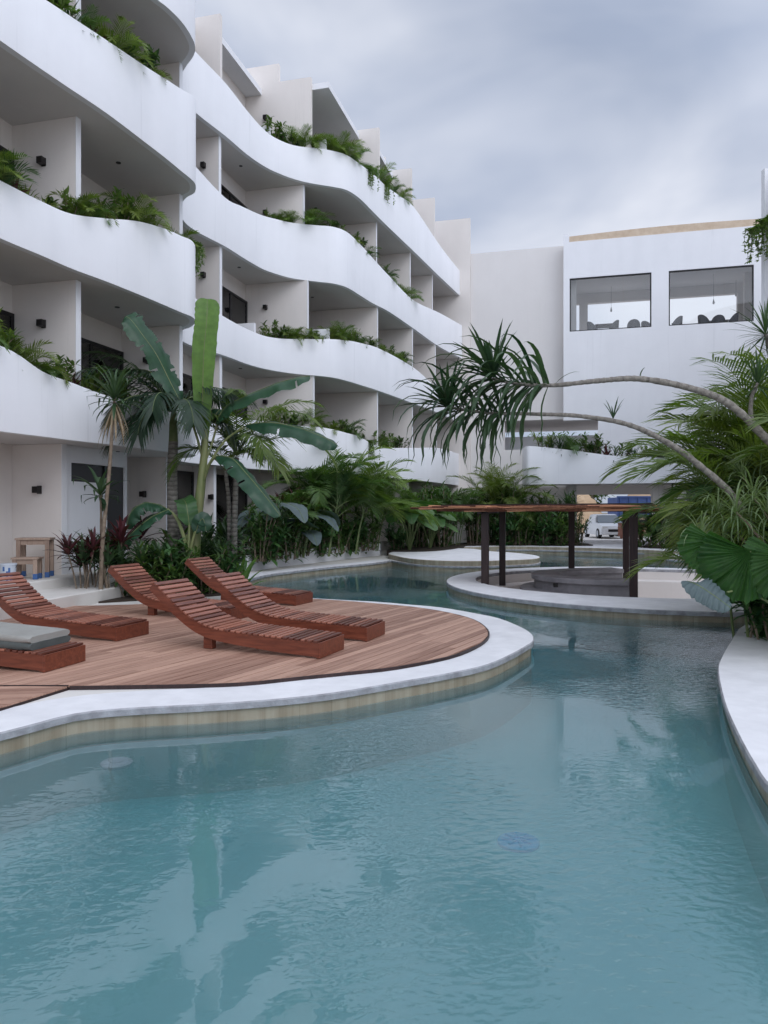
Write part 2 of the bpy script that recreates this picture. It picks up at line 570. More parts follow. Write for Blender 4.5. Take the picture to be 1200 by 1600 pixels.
def tile_mat():
    """waterline tile: beige planks set upright, damp streaks"""
    m, nd, lk, p = mat('waterline_tile')
    t = nz(nd, lk, 2.2, 5, .6)
    r = ramp(nd, [(.3, (.33, .28, .20)), (.7, (.42, .37, .28))])
    lk.new(t.outputs['Fac'], r.inputs['Fac'])
    t2 = nz(nd, lk, 1, 4, .65, stretch=(7, 7, .35))
    r2 = ramp(nd, [(.34, (.70, .66, .61)), (.60, (1, 1, 1))])
    lk.new(t2.outputs['Fac'], r2.inputs['Fac'])
    tc = nd.new('ShaderNodeTexCoord'); dp = nd.new('ShaderNodeVectorMath'); dp.operation = 'DOT_PRODUCT'
    dp.inputs[1].default_value = (2.6, 2.1, 0)
    lk.new(tc.outputs['Object'], dp.inputs[0])
    fc = nd.new('ShaderNodeMath'); fc.operation = 'FRACT'; lk.new(dp.outputs['Value'], fc.inputs[0])
    r3 = ramp(nd, [(.0, (.68, .65, .60)), (.03, (1, 1, 1))])
    lk.new(fc.outputs[0], r3.inputs['Fac'])
    c3 = mixc(nd, lk, 1.0, r.outputs['Color'], r2.outputs['Color'], 'MULTIPLY')
    lk.new(mixc(nd, lk, 1.0, c3, r3.outputs['Color'], 'MULTIPLY'), p.inputs['Base Color'])
    p.inputs['Roughness'].default_value = .5
    bump(nd, lk, t2.outputs['Fac'], p, .1)
    return m
M['tile'] = tile_mat()
M['pool_floor'] = simple('pool_plaster', (.68, .78, .77), .8, (.80, .86, .84), .6)

def water_mat():
    """clear pool water: rippled mirror on top, teal absorption through its depth"""
    m, nd, lk, p = mat('pool_water')
    nd.remove(p)
    big = nz(nd, lk, .36, 3, .55, stretch=(1, .8, 1))                # calm and ruffled patches
    rb = ramp(nd, [(.45, (.03,) * 3), (.62, (1, 1, 1))])
    lk.new(big.outputs['Fac'], rb.inputs['Fac'])
    rip = nz(nd, lk, 11, 2, .5, stretch=(1.0, 1.45, 1, R(-20)), dist=.3)
    sw = nz(nd, lk, 1.1, 2, .5, stretch=(1, 1.4, 1))
    mu = nd.new('ShaderNodeMath'); mu.operation = 'MULTIPLY'
    lk.new(rip.outputs['Fac'], mu.inputs[0]); lk.new(rb.outputs['Color'], mu.inputs[1])
    b1 = nd.new('ShaderNodeBump'); b1.inputs['Strength'].default_value = .9; b1.inputs['Distance'].default_value = .014
    lk.new(mu.outputs[0], b1.inputs['Height'])
    b2 = nd.new('ShaderNodeBump'); b2.inputs['Strength'].default_value = .35; b2.inputs['Distance'].default_value = .005
    lk.new(sw.outputs['Fac'], b2.inputs['Height']); lk.new(b1.outputs['Normal'], b2.inputs['Normal'])
    nor = b2.outputs['Normal']
    gl = nd.new('ShaderNodeBsdfGlossy'); gl.inputs['Roughness'].default_value = .015
    gl.inputs['Color'].default_value = (1, 1, 1, 1)
    lk.new(nor, gl.inputs['Normal'])
    fr = nd.new('ShaderNodeFresnel'); fr.inputs['IOR'].default_value = 1.62
    lk.new(nor, fr.inputs['Normal'])
    tr = nd.new('ShaderNodeBsdfTransparent')
    df = nd.new('ShaderNodeBsdfDiffuse')
    mk = nz(nd, lk, .45, 4, .6)
    rk = ramp(nd, [(.35, (.25, .43, .45)), (.65, (.40, .57, .58))])
    lk.new(mk.outputs['Fac'], rk.inputs['Fac']); lk.new(rk.outputs['Color'], df.inputs['Color'])
    m1 = nd.new('ShaderNodeMixShader'); m1.inputs[0].default_value = .20
    lk.new(tr.outputs[0], m1.inputs[1]); lk.new(df.outputs[0], m1.inputs[2])
    m2 = nd.new('ShaderNodeMixShader')
    lk.new(fr.outputs[0], m2.inputs[0]); lk.new(m1.outputs[0], m2.inputs[1]); lk.new(gl.outputs[0], m2.inputs[2])
    ge = nd.new('ShaderNodeNewGeometry'); sp = nd.new('ShaderNodeSeparateXYZ'); ab = nd.new('ShaderNodeMath'); ab.operation = 'GREATER_THAN'
    po = nd.new('ShaderNodeSeparateXYZ'); lk.new(ge.outputs['Position'], po.inputs[0])
    lk.new(po.outputs[2], ab.inputs[0]); ab.inputs[1].default_value = -.004      # only the surface mirrors, the body's sides do not
    m3 = nd.new('ShaderNodeMixShader'); tr2 = nd.new('ShaderNodeBsdfTransparent')
    lk.new(ab.outputs[0], m3.inputs[0]); lk.new(tr2.outputs[0], m3.inputs[1]); lk.new(m2.outputs[0], m3.inputs[2])
    lk.new(m3.outputs[0], nd['Material Output'].inputs['Surface'])
    va = nd.new('ShaderNodeVolumeAbsorption')
    va.inputs['Color'].default_value = (.0, .70, .76, 1); va.inputs['Density'].default_value = .92
    lk.new(va.outputs[0], nd['Material Output'].inputs['Volume'])
    return m
M['water'] = water_mat()

# ================================================================== THE SETTING: pool, banks, ground
Z_LAND = 0.17
Z_FLOOR = -.60        # pool bottom, at the depth it appears to have through the water
ZT = 0.57            # house terrace
POOL = catmull([(2.15, 1.2), (2.7, 2.0), (2.62, 2.9), (2.38, 3.7), (2.30, 4.4), (2.39, 4.83), (2.63, 5.6), (2.93, 6.46), (3.40, 7.63), (3.72, 8.29), (4.4, 9.5),
    (5.26, 10.9), (6.3, 11.75), (7.7, 12.15), (9.7, 13.0), (11.4, 15), (12.3, 17.5), (12.6, 20), (12.4, 22.6), (11.5, 24.3),
    (10.4, 24.9), (9.8, 25.8), (10.1, 26.8), (11.0, 27.6), (11.0, 28.8), (10, 30.2), (8.1, 31.6), (5.5, 32.6), (3.9, 31.9), (3.6, 30),
    (4.0, 28.3), (4.8, 27), (5.2, 25.3), (4.86, 23.7), (3.8, 22.9), (2.3, 22.5), (1.0, 23.4), (0.25, 25.2), (0.05, 24.8), (-.6, 23.6), (-1.5, 22.4), (-2.6, 20.5),
    (-3.0, 19.6), (-3.25, 18.4), (-3.2, 17.2), (-2.75, 15.7), (-2.0, 14.6), (-1.2, 14.1), (-.12, 13.6), (.45, 13.2), (.98, 12.8), (1.45, 12.1),
    (1.77, 11.5), (1.95, 10.6), (1.98, 10.0), (1.9, 9.5), (1.76, 9.17), (1.47, 8.6), (1.1, 8.0), (.65, 7.57), (.12, 7.17), (-.48, 6.74),
    (-1.04, 6.49), (-1.57, 6.34), (-2.1, 6.23), (-2.5, 6.05), (-2.79, 5.6), (-3.3, 4.95), (-4.2, 4.35), (-5.4, 4.0), (-7.2, 3.7), (-9.0, 3.4),
    (-9.6, 2.8), (-9.2, 2.1), (-7, 1.9), (-5, 1.7), (-3, 1.4), (-1.5, 1.15), (0, 1.0), (1.2, 1.0)], 3, True)
POOL = [(x, y) for x, y in POOL]
def offset_loop(l, d):
    """positive d = outwards for this counter-clockwise loop"""
    o = []
    n = len(l)
    for i in range(n):
        ax, ay = l[i - 1]; bx, by = l[(i + 1) % n]
        tx, ty = bx - ax, by - ay
        L = math.hypot(tx, ty) or 1
        o.append((l[i][0] + ty / L * d, l[i][1] - tx / L * d))
    return o
def loop_area(l):
    return sum(l[i][0] * l[(i + 1) % len(l)][1] - l[(i + 1) % len(l)][0] * l[i][1] for i in range(len(l))) / 2
if loop_area(POOL) < 0:
    POOL.reverse()

def ellipse(cx, cy, rx, ry, n=72, a0=0.0, a1=2 * math.pi):
    full = abs(a1 - a0 - 2 * math.pi) < 1e-6
    return [(cx + rx * math.cos(a0 + (a1 - a0) * i / (n if full else n - 1)), cy + ry * math.sin(a0 + (a1 - a0) * i / (n if full else n - 1))) for i in range(n)]
RIM = ellipse(6.2, 17.2, 4.75, 5.1)
RIM_IN = ellipse(6.35, 17.75, 4.15, 3.75)

mb = MB(); mb.prism([(-60, -60), (60, -60), (60, 62), (-60, 62)], -3, Z_FLOOR, holes=[ellipse(6.2, 17.2, 4.45, 4.8)])
tag(mb.build('pool_floor', M['pool_floor']), kind='structure')
mb = MB(); mb.prism(offset_loop(POOL, .02), Z_FLOOR + .002, 0, holes=[ellipse(6.2, 17.2, 4.73, 5.08)])
tag(mb.build('water', M['water']), kind='structure')
# land with the pool cut out: plaster top, tiled pool wall
mb = MB(); mb.prism([(-60, -60), (60, -60), (60, 62), (-60, 62)], -.13, Z_LAND - .004, holes=[offset_loop(POOL, .035)], m=0, mside=1, bottom=False)
PAVE = mb
mb = MB(); mb.prism([(-59, -59), (59, -59), (59, 61), (-59, 61)], -1.5, -.128, holes=[offset_loop(POOL, .031)], bottom=False)
tag(mb.build('pool_basin', M['pool_floor'], smooth=30), kind='structure')
mb = PAVE
tag(mb.build('pavement', [M['paving'], M['tile']], smooth=30), kind='structure')
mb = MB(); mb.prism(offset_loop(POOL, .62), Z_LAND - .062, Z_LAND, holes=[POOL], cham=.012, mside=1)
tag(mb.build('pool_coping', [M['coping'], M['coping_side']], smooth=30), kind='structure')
# the land beyond the courtyard
mb = MB()
for x0, x1, y0, y1 in ((-1500, -60, -1500, 1500), (60, 1500, -1500, 1500), (-60, 60, 62, 1500), (-60, 60, -1500, -60)):
    mb.prism([(x0, y0), (x1, y0), (x1, y1), (x0, y1)], -1, Z_LAND - .02, bottom=False)
tag(mb.build('ground', M['earth']), kind='structure')

# the ring island of the swim-up bar
mb = MB(); mb.prism(ellipse(6.2, 17.2, 4.71, 5.06), -.13, Z_LAND - .065, holes=[ellipse(6.35, 17.75, 4.17, 3.77)], m=0)
mb.prism(ellipse(6.2, 17.2, 4.714, 5.064), -1.4, -.131, holes=[ellipse(6.35, 17.75, 4.17, 3.77)], m=1)
tag(mb.build('island_basin', [M['tile'], M['pool_floor']], smooth=30), kind='structure')
mb = MB(); mb.prism(RIM, Z_LAND - .07, Z_LAND + .005, holes=[RIM_IN], cham=.012, mside=1)
tag(mb.build('island_coping', [M['coping'], M['coping_side']], smooth=30), kind='structure')
mb = MB(); mb.prism(ellipse(6.35, 17.75, 4.16, 3.76), -.9, -.75)
mb.prism(ellipse(6.35, 17.75, 4.165, 3.765), -.75, Z_LAND - .075, holes=[ellipse(6.35, 17.75, 4.10, 3.70)], bottom=False)
mb.prism(ellipse(6.35, 17.75, 4.11, 3.71), -.75, -.12, holes=[ellipse(6.35, 17.75, 3.6, 3.15)], cham=.01, bottom=False)
tag(mb.build('sunken_floor', M['cream'], smooth=30), kind='structure')

# round platform and raised far bank
mb = MB(); mb.prism(catmull([(.30, 25.6), (1.0, 23.45), (2.3, 22.54), (3.8, 22.94), (4.84, 23.75), (5.18, 25.3), (4.78, 27), (3.98, 28.3), (3.58, 30), (2.6, 30.5), (.9, 29), (.2, 27.2)], 5, True),
    -1.3, .325, m=0, mside=1, cham=.015)
mb.prism(catmull([(9.85, 25.8), (10.15, 26.8), (11.2, 27.5), (13.5, 27.2), (14.5, 25.5), (13, 24.2), (11.5, 24.35), (10.42, 24.95)], 5, True), -1.3, .28, m=0, mside=1, cham=.015)
mb.prism([(20, 27.9)] + [(20, 40), (-2, 40), (-.5, 33), (2.5, 32)] + catmull([(3.75, 31.95), (5.5, 32.64), (8.1, 31.64), (10.02, 30.24), (11.04, 28.8), (12.5, 28.0)], 4), -1.3, .300, m=0, mside=1, cham=.015)
tag(mb.build('bank_platforms', [M['coping'], M['tile']], smooth=30), kind='structure')

# raised house terrace along the left wing, low white planter wall on the left bank
def uvp(u, v):
    p = uv(u, v); return (p.x, p.y)
mb = MB(); mb.prism([uvp(2, -9.0), uvp(14.9, -9.45), uvp(14.95, -9.6), uvp(20, -9.7), uvp(37, -7.2), uvp(37, -14), uvp(2, -14)], 0.0, ZT, cham=.02)
mb.prism([uvp(2, -8.0), uvp(12.6, -8.35), uvp(15.2, -8.9), uvp(15.4, -11), uvp(2, -11)], 0.0, .40, cham=.02)
tag(mb.build('terrace', M['paving'], smooth=30), kind='structure')
bedline = catmull([(-4.0, 18.6), (-3.75, 20.3), (-2.9, 22.7), (-1.75, 25.0), (-.65, 27.4), (-.15, 28.2)], 4)
mb = MB(); mb.prism(bedline + [(-.1, 29.5), (-1.6, 29.2), (-3.0, 25.2), (-5.1, 21.7), (-5.3, 18.6)], 0.0, .62, m=1, mside=0, cham=0)
BED = mb.build('planting_bed', [M['white'], M['soil']], smooth=30); tag(BED, kind='structure')
mb = MB()
mb.prism(catmull([(-5.6, 13.3), (-4.3, 13.9), (-3.0, 14.9), (-3.6, 16.6), (-3.75, 18.4), (-4.4, 18.55), (-5.0, 16.8), (-5.6, 15)], 4, True), .1, .20)
mb.prism(catmull([(.1, 28.0), (1.6, 27.9), (2.6, 29.4), (3.3, 31.5), (3.6, 34), (2.2, 34.6), (.8, 31.5)], 4, True), .1, .345)
mb.prism(catmull([(3.2, 33.2), (6.0, 33.6), (8.9, 33.0), (9.4, 34.2), (9.0, 35.6), (4.5, 36.6)], 4, True), .1, .335)
mb.prism(catmull([(11.0, 31.0), (13, 30.2), (15.5, 30), (15.5, 33), (12.6, 33.6), (11.3, 32.6)], 4, True), .1, .335)
mb.prism(catmull([(4.9, 8.7), (5.9, 10.0), (7.6, 11.2), (10.5, 12.2), (14, 14.5), (14, 8), (8, 5.6), (5.2, 6.6)], 4, True), .1, .19)
tag(mb.build('soil_bed', M['soil']), kind='structure')

# ------------------------------------------------------------------ wooden deck, planks at 28 degrees
def scan_planks(mb, poly, w, gap, z0, z1, rng):
    xs = [p[0] for p in poly]
    x = min(xs)
    def cuts(xx):
        c = []
        for i in range(len(poly)):
            (ax, ay), (bx, by) = poly[i], poly[(i + 1) % len(poly)]
            if (ax <= xx < bx) or (bx <= xx < ax):
                c.append(ay + (by - ay) * (xx - ax) / (bx - ax))
        return sorted(c)
    while x < max(xs):
        a, b = cuts(x + .002), cuts(x + w - gap)
        if len(a) == len(b) and len(a) >= 2:
            for k in range(0, len(a) - 1, 2):
                y0a, y1a, y0b, y1b = a[k], a[k + 1], b[k], b[k + 1]
                joints = []
                y = max(y0a, y0b) + rng.uniform(.5, 3.0)
                while y < min(y1a, y1b) - .5:
                    joints.append(y); y += rng.choice((2.4, 3.0, 3.6))
                la = [y0a] + joints + [y1a]; lb = [y0b] + joints + [y1b]
                for i in range(len(la) - 1):
                    g0 = .002 if i else 0; dz = rng.uniform(-.0015, .0015)
                    q = [(x, la[i] + g0), (x + w - gap, lb[i] + g0), (x + w - gap, lb[i + 1] - .002), (x, la[i + 1] - .002)]
                    mb.add([(px, py, z0) for px, py in q] + [(px, py, z1 + dz) for px, py in q],
                           [(4, 5, 6, 7), (0, 1, 5, 4), (1, 2, 6, 5), (2, 3, 7, 6), (3, 0, 4, 7)], rng.random())
        x += w

DECK = catmull([(-2.88, 6.88), (-2.08, 6.93), (-1.37, 7.01), (-.84, 7.26), (-.33, 7.5), (.13, 7.75), (.71, 8.29), (1.06, 8.87), (1.3, 9.5), (1.4, 10.2),
    (1.33, 11.1), (1.02, 11.9), (.5, 12.6), (-.1, 13.05), (-.94, 13.6), (-1.9, 13.95), (-3.0, 13.6), (-4.4, 12.9), (-5.6, 12.7)], 3) + [(-9.5, 12.5), (-9.5, 6.88)]
DECK_LOW = [(-2.89, 6.87), (-3.14, 6.13), (-3.75, 5.32), (-4.6, 4.85), (-9.5, 4.35), (-9.5, 6.87)]
def rotp(l, an):
    c, s_ = math.cos(an), math.sin(an)
    return [(x * c - y * s_, x * s_ + y * c) for x, y in l]
rng = random.Random(3)
wd = thing('wooden_deck', 'reddish brown plank deck with curved edge beside the pool', 'deck', (0, 0, 0))
DA = R(-29)
mb = MB(); scan_planks(mb, rotp(DECK, -DA), .118, .010, .19, .205, rng)
o = mb.build('plank_floor', M['deck'], wd); o.rotation_euler = (0, 0, DA)
mb = MB(); scan_planks(mb, rotp(DECK_LOW, -R(-80)), .118, .010, .19, .205, rng)
o = mb.build('plank_floor', M['deck'], wd); o.rotation_euler = (0, 0, R(-80))
mb = MB(); mb.prism(DECK, .165, .189)
mb.prism(DECK_LOW, .165, .1885)
mb.build('deck_frame', M['post_wood'], wd)
edge = DECK[:-2]
mb = MB()
for (ax, ay), (bx, by) in zip(edge, edge[1:]):
    L = math.hypot(bx - ax, by - ay)
    if L < 1e-4: continue
    t = V(((bx - ax) / L, (by - ay) / L, 0)); n = V((t.y, -t.x, 0))
    mb.box(V(((ax + bx) / 2, (ay + by) / 2, .186)) + n * .010, (L + .004, .016, .034), (t, n, V((0, 0, 1))), rng.random())
mb.build('edge_trim', M['post_wood'], wd)
mb = MB()
mb.box((-6.2, 6.876, .2065), (6.6, .028, .006))
mb.build('joint_strip', M['post_wood'], wd)

# ================================================================== HOTEL WING ON THE LEFT
ZC = {1: 3.14, 2: 6.34, 3: 9.54, 4: 12.74, 5: 15.94}        # undersides of the slabs
HB = uv(20, -11); HB.z = 0
hotel = thing('hotel_building', 'white hotel wing with wavy stacked balconies along the left of the pool', 'building', (HB.x, HB.y, 0))
F = {}
F[2] = [(0, 372, .97), (67, 400, .97), (113, 420, 1.03), (167, 440, 1.25), (217, 460, 1.53), (260, 478, 1.70), (283, 488, 1.75), (300, 495, 1.78), (305.5, 503, 1.78), (298, 511, 1.75), (285, 516, 1.7),
    (278, 525, 1.6), (287, 534, 1.5), (308, 543, 1.34), (352, 556, 1.13), (387, 569, 1.08), (417, 577, 1.05), (446, 582, 1.10), (471, 585, 1.18), (496, 587, 1.22), (521, 590, 1.30), (542, 595, 1.40), (562, 601, 1.50),
    (596, 612, 1.60), (648, 631, 1.50), (687, 646, 1.10), (722, 662, 1.25)]
F[3] = [(0, 63, 1.2), (100, 132, 1.33), (167, 177, 1.43), (233, 227, 1.63), (260, 248, 1.75), (283, 267, 1.87), (302, 283, 2.0), (306, 293, 2.07), (303, 302, 2.05), (290, 310, 2.0), (281, 326, 1.95), (287, 345, 1.85),
    (308, 362, 1.77), (352, 385, 1.43), (379, 402, 1.55), (408, 419, 1.70), (429, 427, 1.78), (458, 435, 1.85), (496, 440, 1.90), (521, 443, 1.93), (542, 449, 1.92), (562, 461, 1.85), (583, 474, 1.68), (608, 487, 1.40),
    (646, 513, 1.20), (687, 542, 1.60), (722, 560, 1.67)]
F[4] = [(0, -241, 1.3), (100, -144, 1.3), (167, -83, 1.35), (233, -12, 1.4), (262, 12, 1.45), (283, 33, 1.5), (298, 55, 1.55), (305, 73, 1.6), (302, 88, 1.6), (290, 105, 1.6), (281, 125, 1.65), (289, 157, 1.7),
    (307, 177, 1.68), (353, 213, 1.55), (387, 242, 1.35), (417, 262, 1.14), (446, 275, 1.10), (471, 283, 1.15), (496, 288, 1.22), (521, 292, 1.22), (542, 297, 1.2), (562, 310, 1.22), (583, 331, 1.40), (604, 352, 1.50),
    (625, 372, 1.69), (648, 394, 1.87), (690, 435, 1.45), (723, 466, 1.23)]
H1 = [1.43, 1.16, 1.08, .96, .95, .97, 1.0, 1.05, 1.1, 1.15, 1.2, 1.3, 1.4, 1.45, 1.5, 1.52, 1.53, 1.53, 1.5, 1.5, 1.45, 1.4, 1.35, 1.12, 1.35, 1.6, 1.6]
PRE = [(-8.9, 3.0), (-8.4, 5.6), (-7.7, 8.2), (-7.0, 10.4)]
CURVE = {}
for k in (2, 3, 4):
    D = (ZC[k] - EYE) * FPX
    w = [(px, py) for px, py in PRE]
    pts = [(a, b, F[k][0][2] * .98) for a, b in w]
    for x, y, h in F[k]:
        Y = D / (800 - y)
        pts.append(((x - 600) / FPX * Y, Y, h))
    CURVE[k] = catmull(pts, 5)
_p2 = []
for (x, y, h), h1 in zip(F[2], H1):
    Y = (ZC[2] - EYE) * FPX / (800 - y)
    _p2.append(((x - 600) / FPX * Y, Y, h1))
CURVE[1] = catmull([(a, b, 1.45) for a, b in PRE] + _p2, 5)

def normals2(c):
    o = []
    for i in range(len(c)):
        a, b = c[max(i - 1, 0)], c[min(i + 1, len(c) - 1)]
        tx, ty = b[0] - a[0], b[1] - a[1]
        L = math.hypot(tx, ty) or 1
        o.append((ty / L, -tx / L))
    return o
def fascia(mb, c, zb, th=.14, b=.025):
    """parapet band: outer face, softened top edge, inner face"""
    ns = normals2(c)
    base = len(mb.v)
    for (x, y, h), (nx, ny) in zip(c, ns):
        for d, z in ((0, zb), (0, zb + h - b), (b * .35, zb + h - b * .3), (b, zb + h), (th - b, zb + h), (th, zb + h - b), (th, zb)):
            mb.v.append((x - nx * d, y - ny * d, z))
    n = 7
    for i in range(len(c) - 1):
        for j in range(n):
            k = (j + 1) % n
            p = base + i * n
            mb.face((p + j, p + n + j, p + n + k, p + k))
    for e in (0, len(c) - 1):
        f = tuple(base + e * n + j for j in range(n))
        mb.face(f if e else f[::-1])
def offs(c, d):
    return [(x - nx * d, y - ny * d, h) for (x, y, h), (nx, ny) in zip(c, normals2(c))]

U0, U1 = 1.5, 37.55
ordn = {1: 'lowest', 2: 'second', 3: 'third', 4: 'top'}
for k in (1, 2, 3, 4):
    mb = MB(); fascia(mb, CURVE[k], ZC[k])
    mb.build('balcony_parapet', M['white'], hotel, 40)
    ins = offs(CURVE[k], .07)
    poly = [(x, y) for x, y, h in ins]
    a, b = uvp(U1 + .1, -11.2), uvp(U0, -11.2)
    mb = MB(); mb.prism(poly + [a, b], ZC[k] + .003, ZC[k] + .22)
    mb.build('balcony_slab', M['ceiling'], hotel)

def v_at(k, u):
    """where slab edge k crosses grid line u (the innermost crossing)"""
    c = CURVE[k]; best = None
    for p, q in zip(c, c[1:]):
        (ua, va), (ub, vb) = to_uv(p), to_uv(q)
        if (ua <= u < ub) or (ub <= u < ua):
            v = va + (vb - va) * (u - ua) / (ub - ua)
            best = v if best is None else min(best, v)
    return best if best is not None else -9.0
PU = [5.3, 9.0, 12.72, 16.43, 19.94, 23.60, 27.34, 30.92, 34.07, 37.55]
AX = (UD, VD, V((0, 0, 1)))
def uvbox(mb, u0, u1, v0, v1, z0, z1, a=.5, m=0):
    mb.box(uv((u0 + u1) / 2, (v0 + v1) / 2, (z0 + z1) / 2), (abs(u1 - u0), abs(v1 - v0), z1 - z0), AX, a, m)

# back wall, end wall, roof
mb = MB()
uvbox(mb, U0, U1, -11.5, -11.0, .3, 16.15)
mb.build('back_wall', M['cream'], hotel)
mb = MB()
uvbox(mb, U0 - .2, U1 + .2, -17.5, -11.502, .3, 16.45)
mb.build('main_block', M['cream'], hotel)
ROOF_LATER = True

def lamp(u, v, z):
    mb = MB()
    mb.box(uv(u - .012, v, z), (.024, .10, .16), AX, bev=.004)
    mb.box(uv(u - .085, v, z), (.125, .13, .13), AX, bev=.006)
    mb.build('wall_lamp', M['lamp_black'], hotel)
for i, u in enumerate(PU[:-1]):
    for lev in (0, 1, 2, 3, 4):
        zf = ZT - .01 if lev == 0 else ZC[lev] + .22
        if lev == 4:
            ve = v_at(4, u) - .15
            top = 16.3
            mb = MB()
            uvbox(mb, u - .07, u + .07, -10.997, ve, zf, top)
            if i in (5, 7):
                uvbox(mb, u - .07, u + .07, -10.997, ve - 1.15, top + .001, top + .62)
            mb.build('partition_wall', M['cream'], hotel)
        else:
            ve = min(v_at(lev + 1, u) - .02, v_at(lev, u) - .16 if lev else 0, {0: -9.6, 1: -9.55, 2: -9.51, 3: -9.39}.get(i, 0))
            if lev == 0:
                ve = {2: -9.83, 3: -9.75}.get(i, v_at(2, u) - .35)
            mb = MB(); uvbox(mb, u - .07, u + .07, -10.997, ve - .012, zf, ZC[lev + 1])
            o = mb.build('partition_wall', M['cream'], hotel)
            mb = MB(); uvbox(mb, u - .075, u + .075, ve - .012, ve, zf, ZC[lev + 1])
            mb.build('wall_edge', M['white'], hotel)
        if u > 12 and not (lev == 0 and i > 6) and not (lev == 4 and i == 4):
            lamp(u - .07, (-10.25 if i != 4 else -10.6) if lev else -10.35, (ZC[lev + 1] if lev < 4 else 15.94) - (.82 if lev else .9))

mb = MB(); uvbox(mb, 37.56, 37.74, -11.0, -5.3, .3, 16.6); mb.build('end_wall', M['cream'], hotel)
for i in range(len(PU) - 1):                          # roof slab steps out with the wave, bay by bay
    ua, ub = PU[i] + .072, PU[i + 1] - .072
    vf = min(v_at(4, (PU[i] + PU[i + 1]) / 2), -6.2) - .72
    if i < 3: vf = -10.5
    if i > 6: vf -= 1.1
    mb = MB(); uvbox(mb, ua, ub, -10.997, vf, 15.94, 16.14); mb.build('roof_slab', M['white'], hotel)
# planter troughs behind the parapets carry the hanging greenery
def trough(k, i0, i1):
    c = CURVE[k][i0:i1 + 1]
    a, b = offs(c, .145), offs(c, .62)
    mb = MB(); base = 0
    for (ax, ay, h), (bx, by, _) in zip(a, b):
        zt = ZC[k] + h - .16
        mb.v += [(ax, ay, zt), (bx, by, zt), (bx, by, ZC[k] + .222)]
    for j in range(len(c) - 1):
        p = j * 3
        mb.face((p, p + 3, p + 4, p + 1), m=1); mb.face((p + 1, p + 4, p + 5, p + 2), m=0)
    mb.build('planter_trough', [M['white'], M['soil']], hotel)
def idx_at(k, px, after=0.0):
    """index on the curve nearest photograph column px (past depth `after`)"""
    best, bi = 1e9, 0
    for i, (x, y, h) in enumerate(CURVE[k]):
        if y < after: continue
        d = abs(600 + x / y * FPX - px)
        if d < best: best, bi = d, i
    return bi
for k, a, b, af in ((1, -60, 240, 0), (1, 425, 655, 20), (2, -100, 300, 0), (2, 405, 648, 20), (3, 20, 300, 0), (3, 425, 648, 20), (4, 430, 655, 20)):
    trough(k, idx_at(k, a, af), idx_at(k, b, af))
for k, px in ((2, 408), (2, 520), (4, 428), (4, 517)):          # low white end walls of the planters
    i = idx_at(k, px, 20); x, y, h = CURVE[k][i]; u, v = to_uv((x, y))
    mb = MB(); uvbox(mb, u - .06, u + .06, v - .9, v - .15, ZC[k] + .22, ZC[k] + h + .35)
    mb.build('planter_end_wall', M['white'], hotel)

# sliding doors on the back wall
def make_door(w=2.5, h=2.4):
    mb = MB()
    for x0, x1, z0, z1 in ((0, .07, 0, h), (w - .07, w, 0, h), (.07, w - .07, h - .07, h), (.07, w - .07, 0, .05), (w / 2 - .04, w / 2 + .04, .05, h - .07)):
        mb.box(((x0 + x1) / 2, 0, (z0 + z1) / 2), (x1 - x0, .06, z1 - z0))
    d = mb.build('door', M['dark_frame'])
    mb = MB(); mb.box((w / 2, 0, h / 2), (w - .145, .012, h - .125))
    mb.build('glass', M['door_glass'], d)
    mb = MB()
    n = 40
    for j in range(n):
        xa, xb = .1 + (w * .42) * j / n, .1 + (w * .42) * (j + 1) / n
        ya, yb = (.016 if j % 2 else .03), (.03 if j % 2 else .016)
        mb.add([(xa, -.0 + ya - .0, .06), (xb, yb, .06), (xb, yb, h - .08), (xa, ya, h - .08)], [(0, 1, 2, 3)], rng.random())
    mb.build('curtain', M['curtain'], d)
    return d
door0 = make_door()
KIDS[door0.name] = children(door0)
first = True
ang = math.atan2(UD.y, UD.x)
for i in range(1, len(PU) - 1):
    for lev in range(5):
        if lev == 0 and i in (1, 2): continue
        d = door0 if first else copy_tree(door0)
        first = False
        p = uv(PU[i + 1] - .09 - 2.5, -10.955, ZT + .002 if lev == 0 else ZC[lev] + .222)
        d.parent = hotel
        d.location = (p.x - HB.x, p.y - HB.y, p.z)
        d.rotation_euler = (0, 0, ang)
# ceiling downlights, one per balcony
for i in range(2, len(PU) - 1):
    for lev in (1, 2, 3, 4):
        um = (PU[i] + PU[i + 1]) / 2
        p = uv(um, (v_at(lev, um) - 11) / 2, ZC[lev] - .010)
        mb = MB(); mb.tube([p, p + V((0, 0, .02))], .055, 12)
        mb.build('ceiling_spotlight', M['lamp_black'], hotel)

# ground floor bathroom screen with dark transom strip and narrow dark door
mb = MB()
uvbox(mb, 12.80, 14.20, -10.1, -9.9, ZT - .01, 2.42)
uvbox(mb, 12.80, 13.02, -10.1, -9.903, 2.421, 2.80)
uvbox(mb, 12.80, 14.92, -10.1, -9.902, 2.801, 3.14)
mb.build('screen_wall', M['white'], hotel)
mb = MB(); uvbox(mb, 13.02, 14.20, -10.04, -10.0, 2.421, 2.80)
mb.build('transom_window', M['dark_frame'], hotel)
mb = MB(); uvbox(mb, 14.203, 14.88, -10.05, -9.96, ZT - .01, 2.80)
mb.build('side_door', M['dark_frame'], hotel)
mb = MB(); uvbox(mb, 14.883, 14.97, -10.996, -9.92, ZT - .01, 3.139)
mb.build('screen_wall', M['white'], hotel)

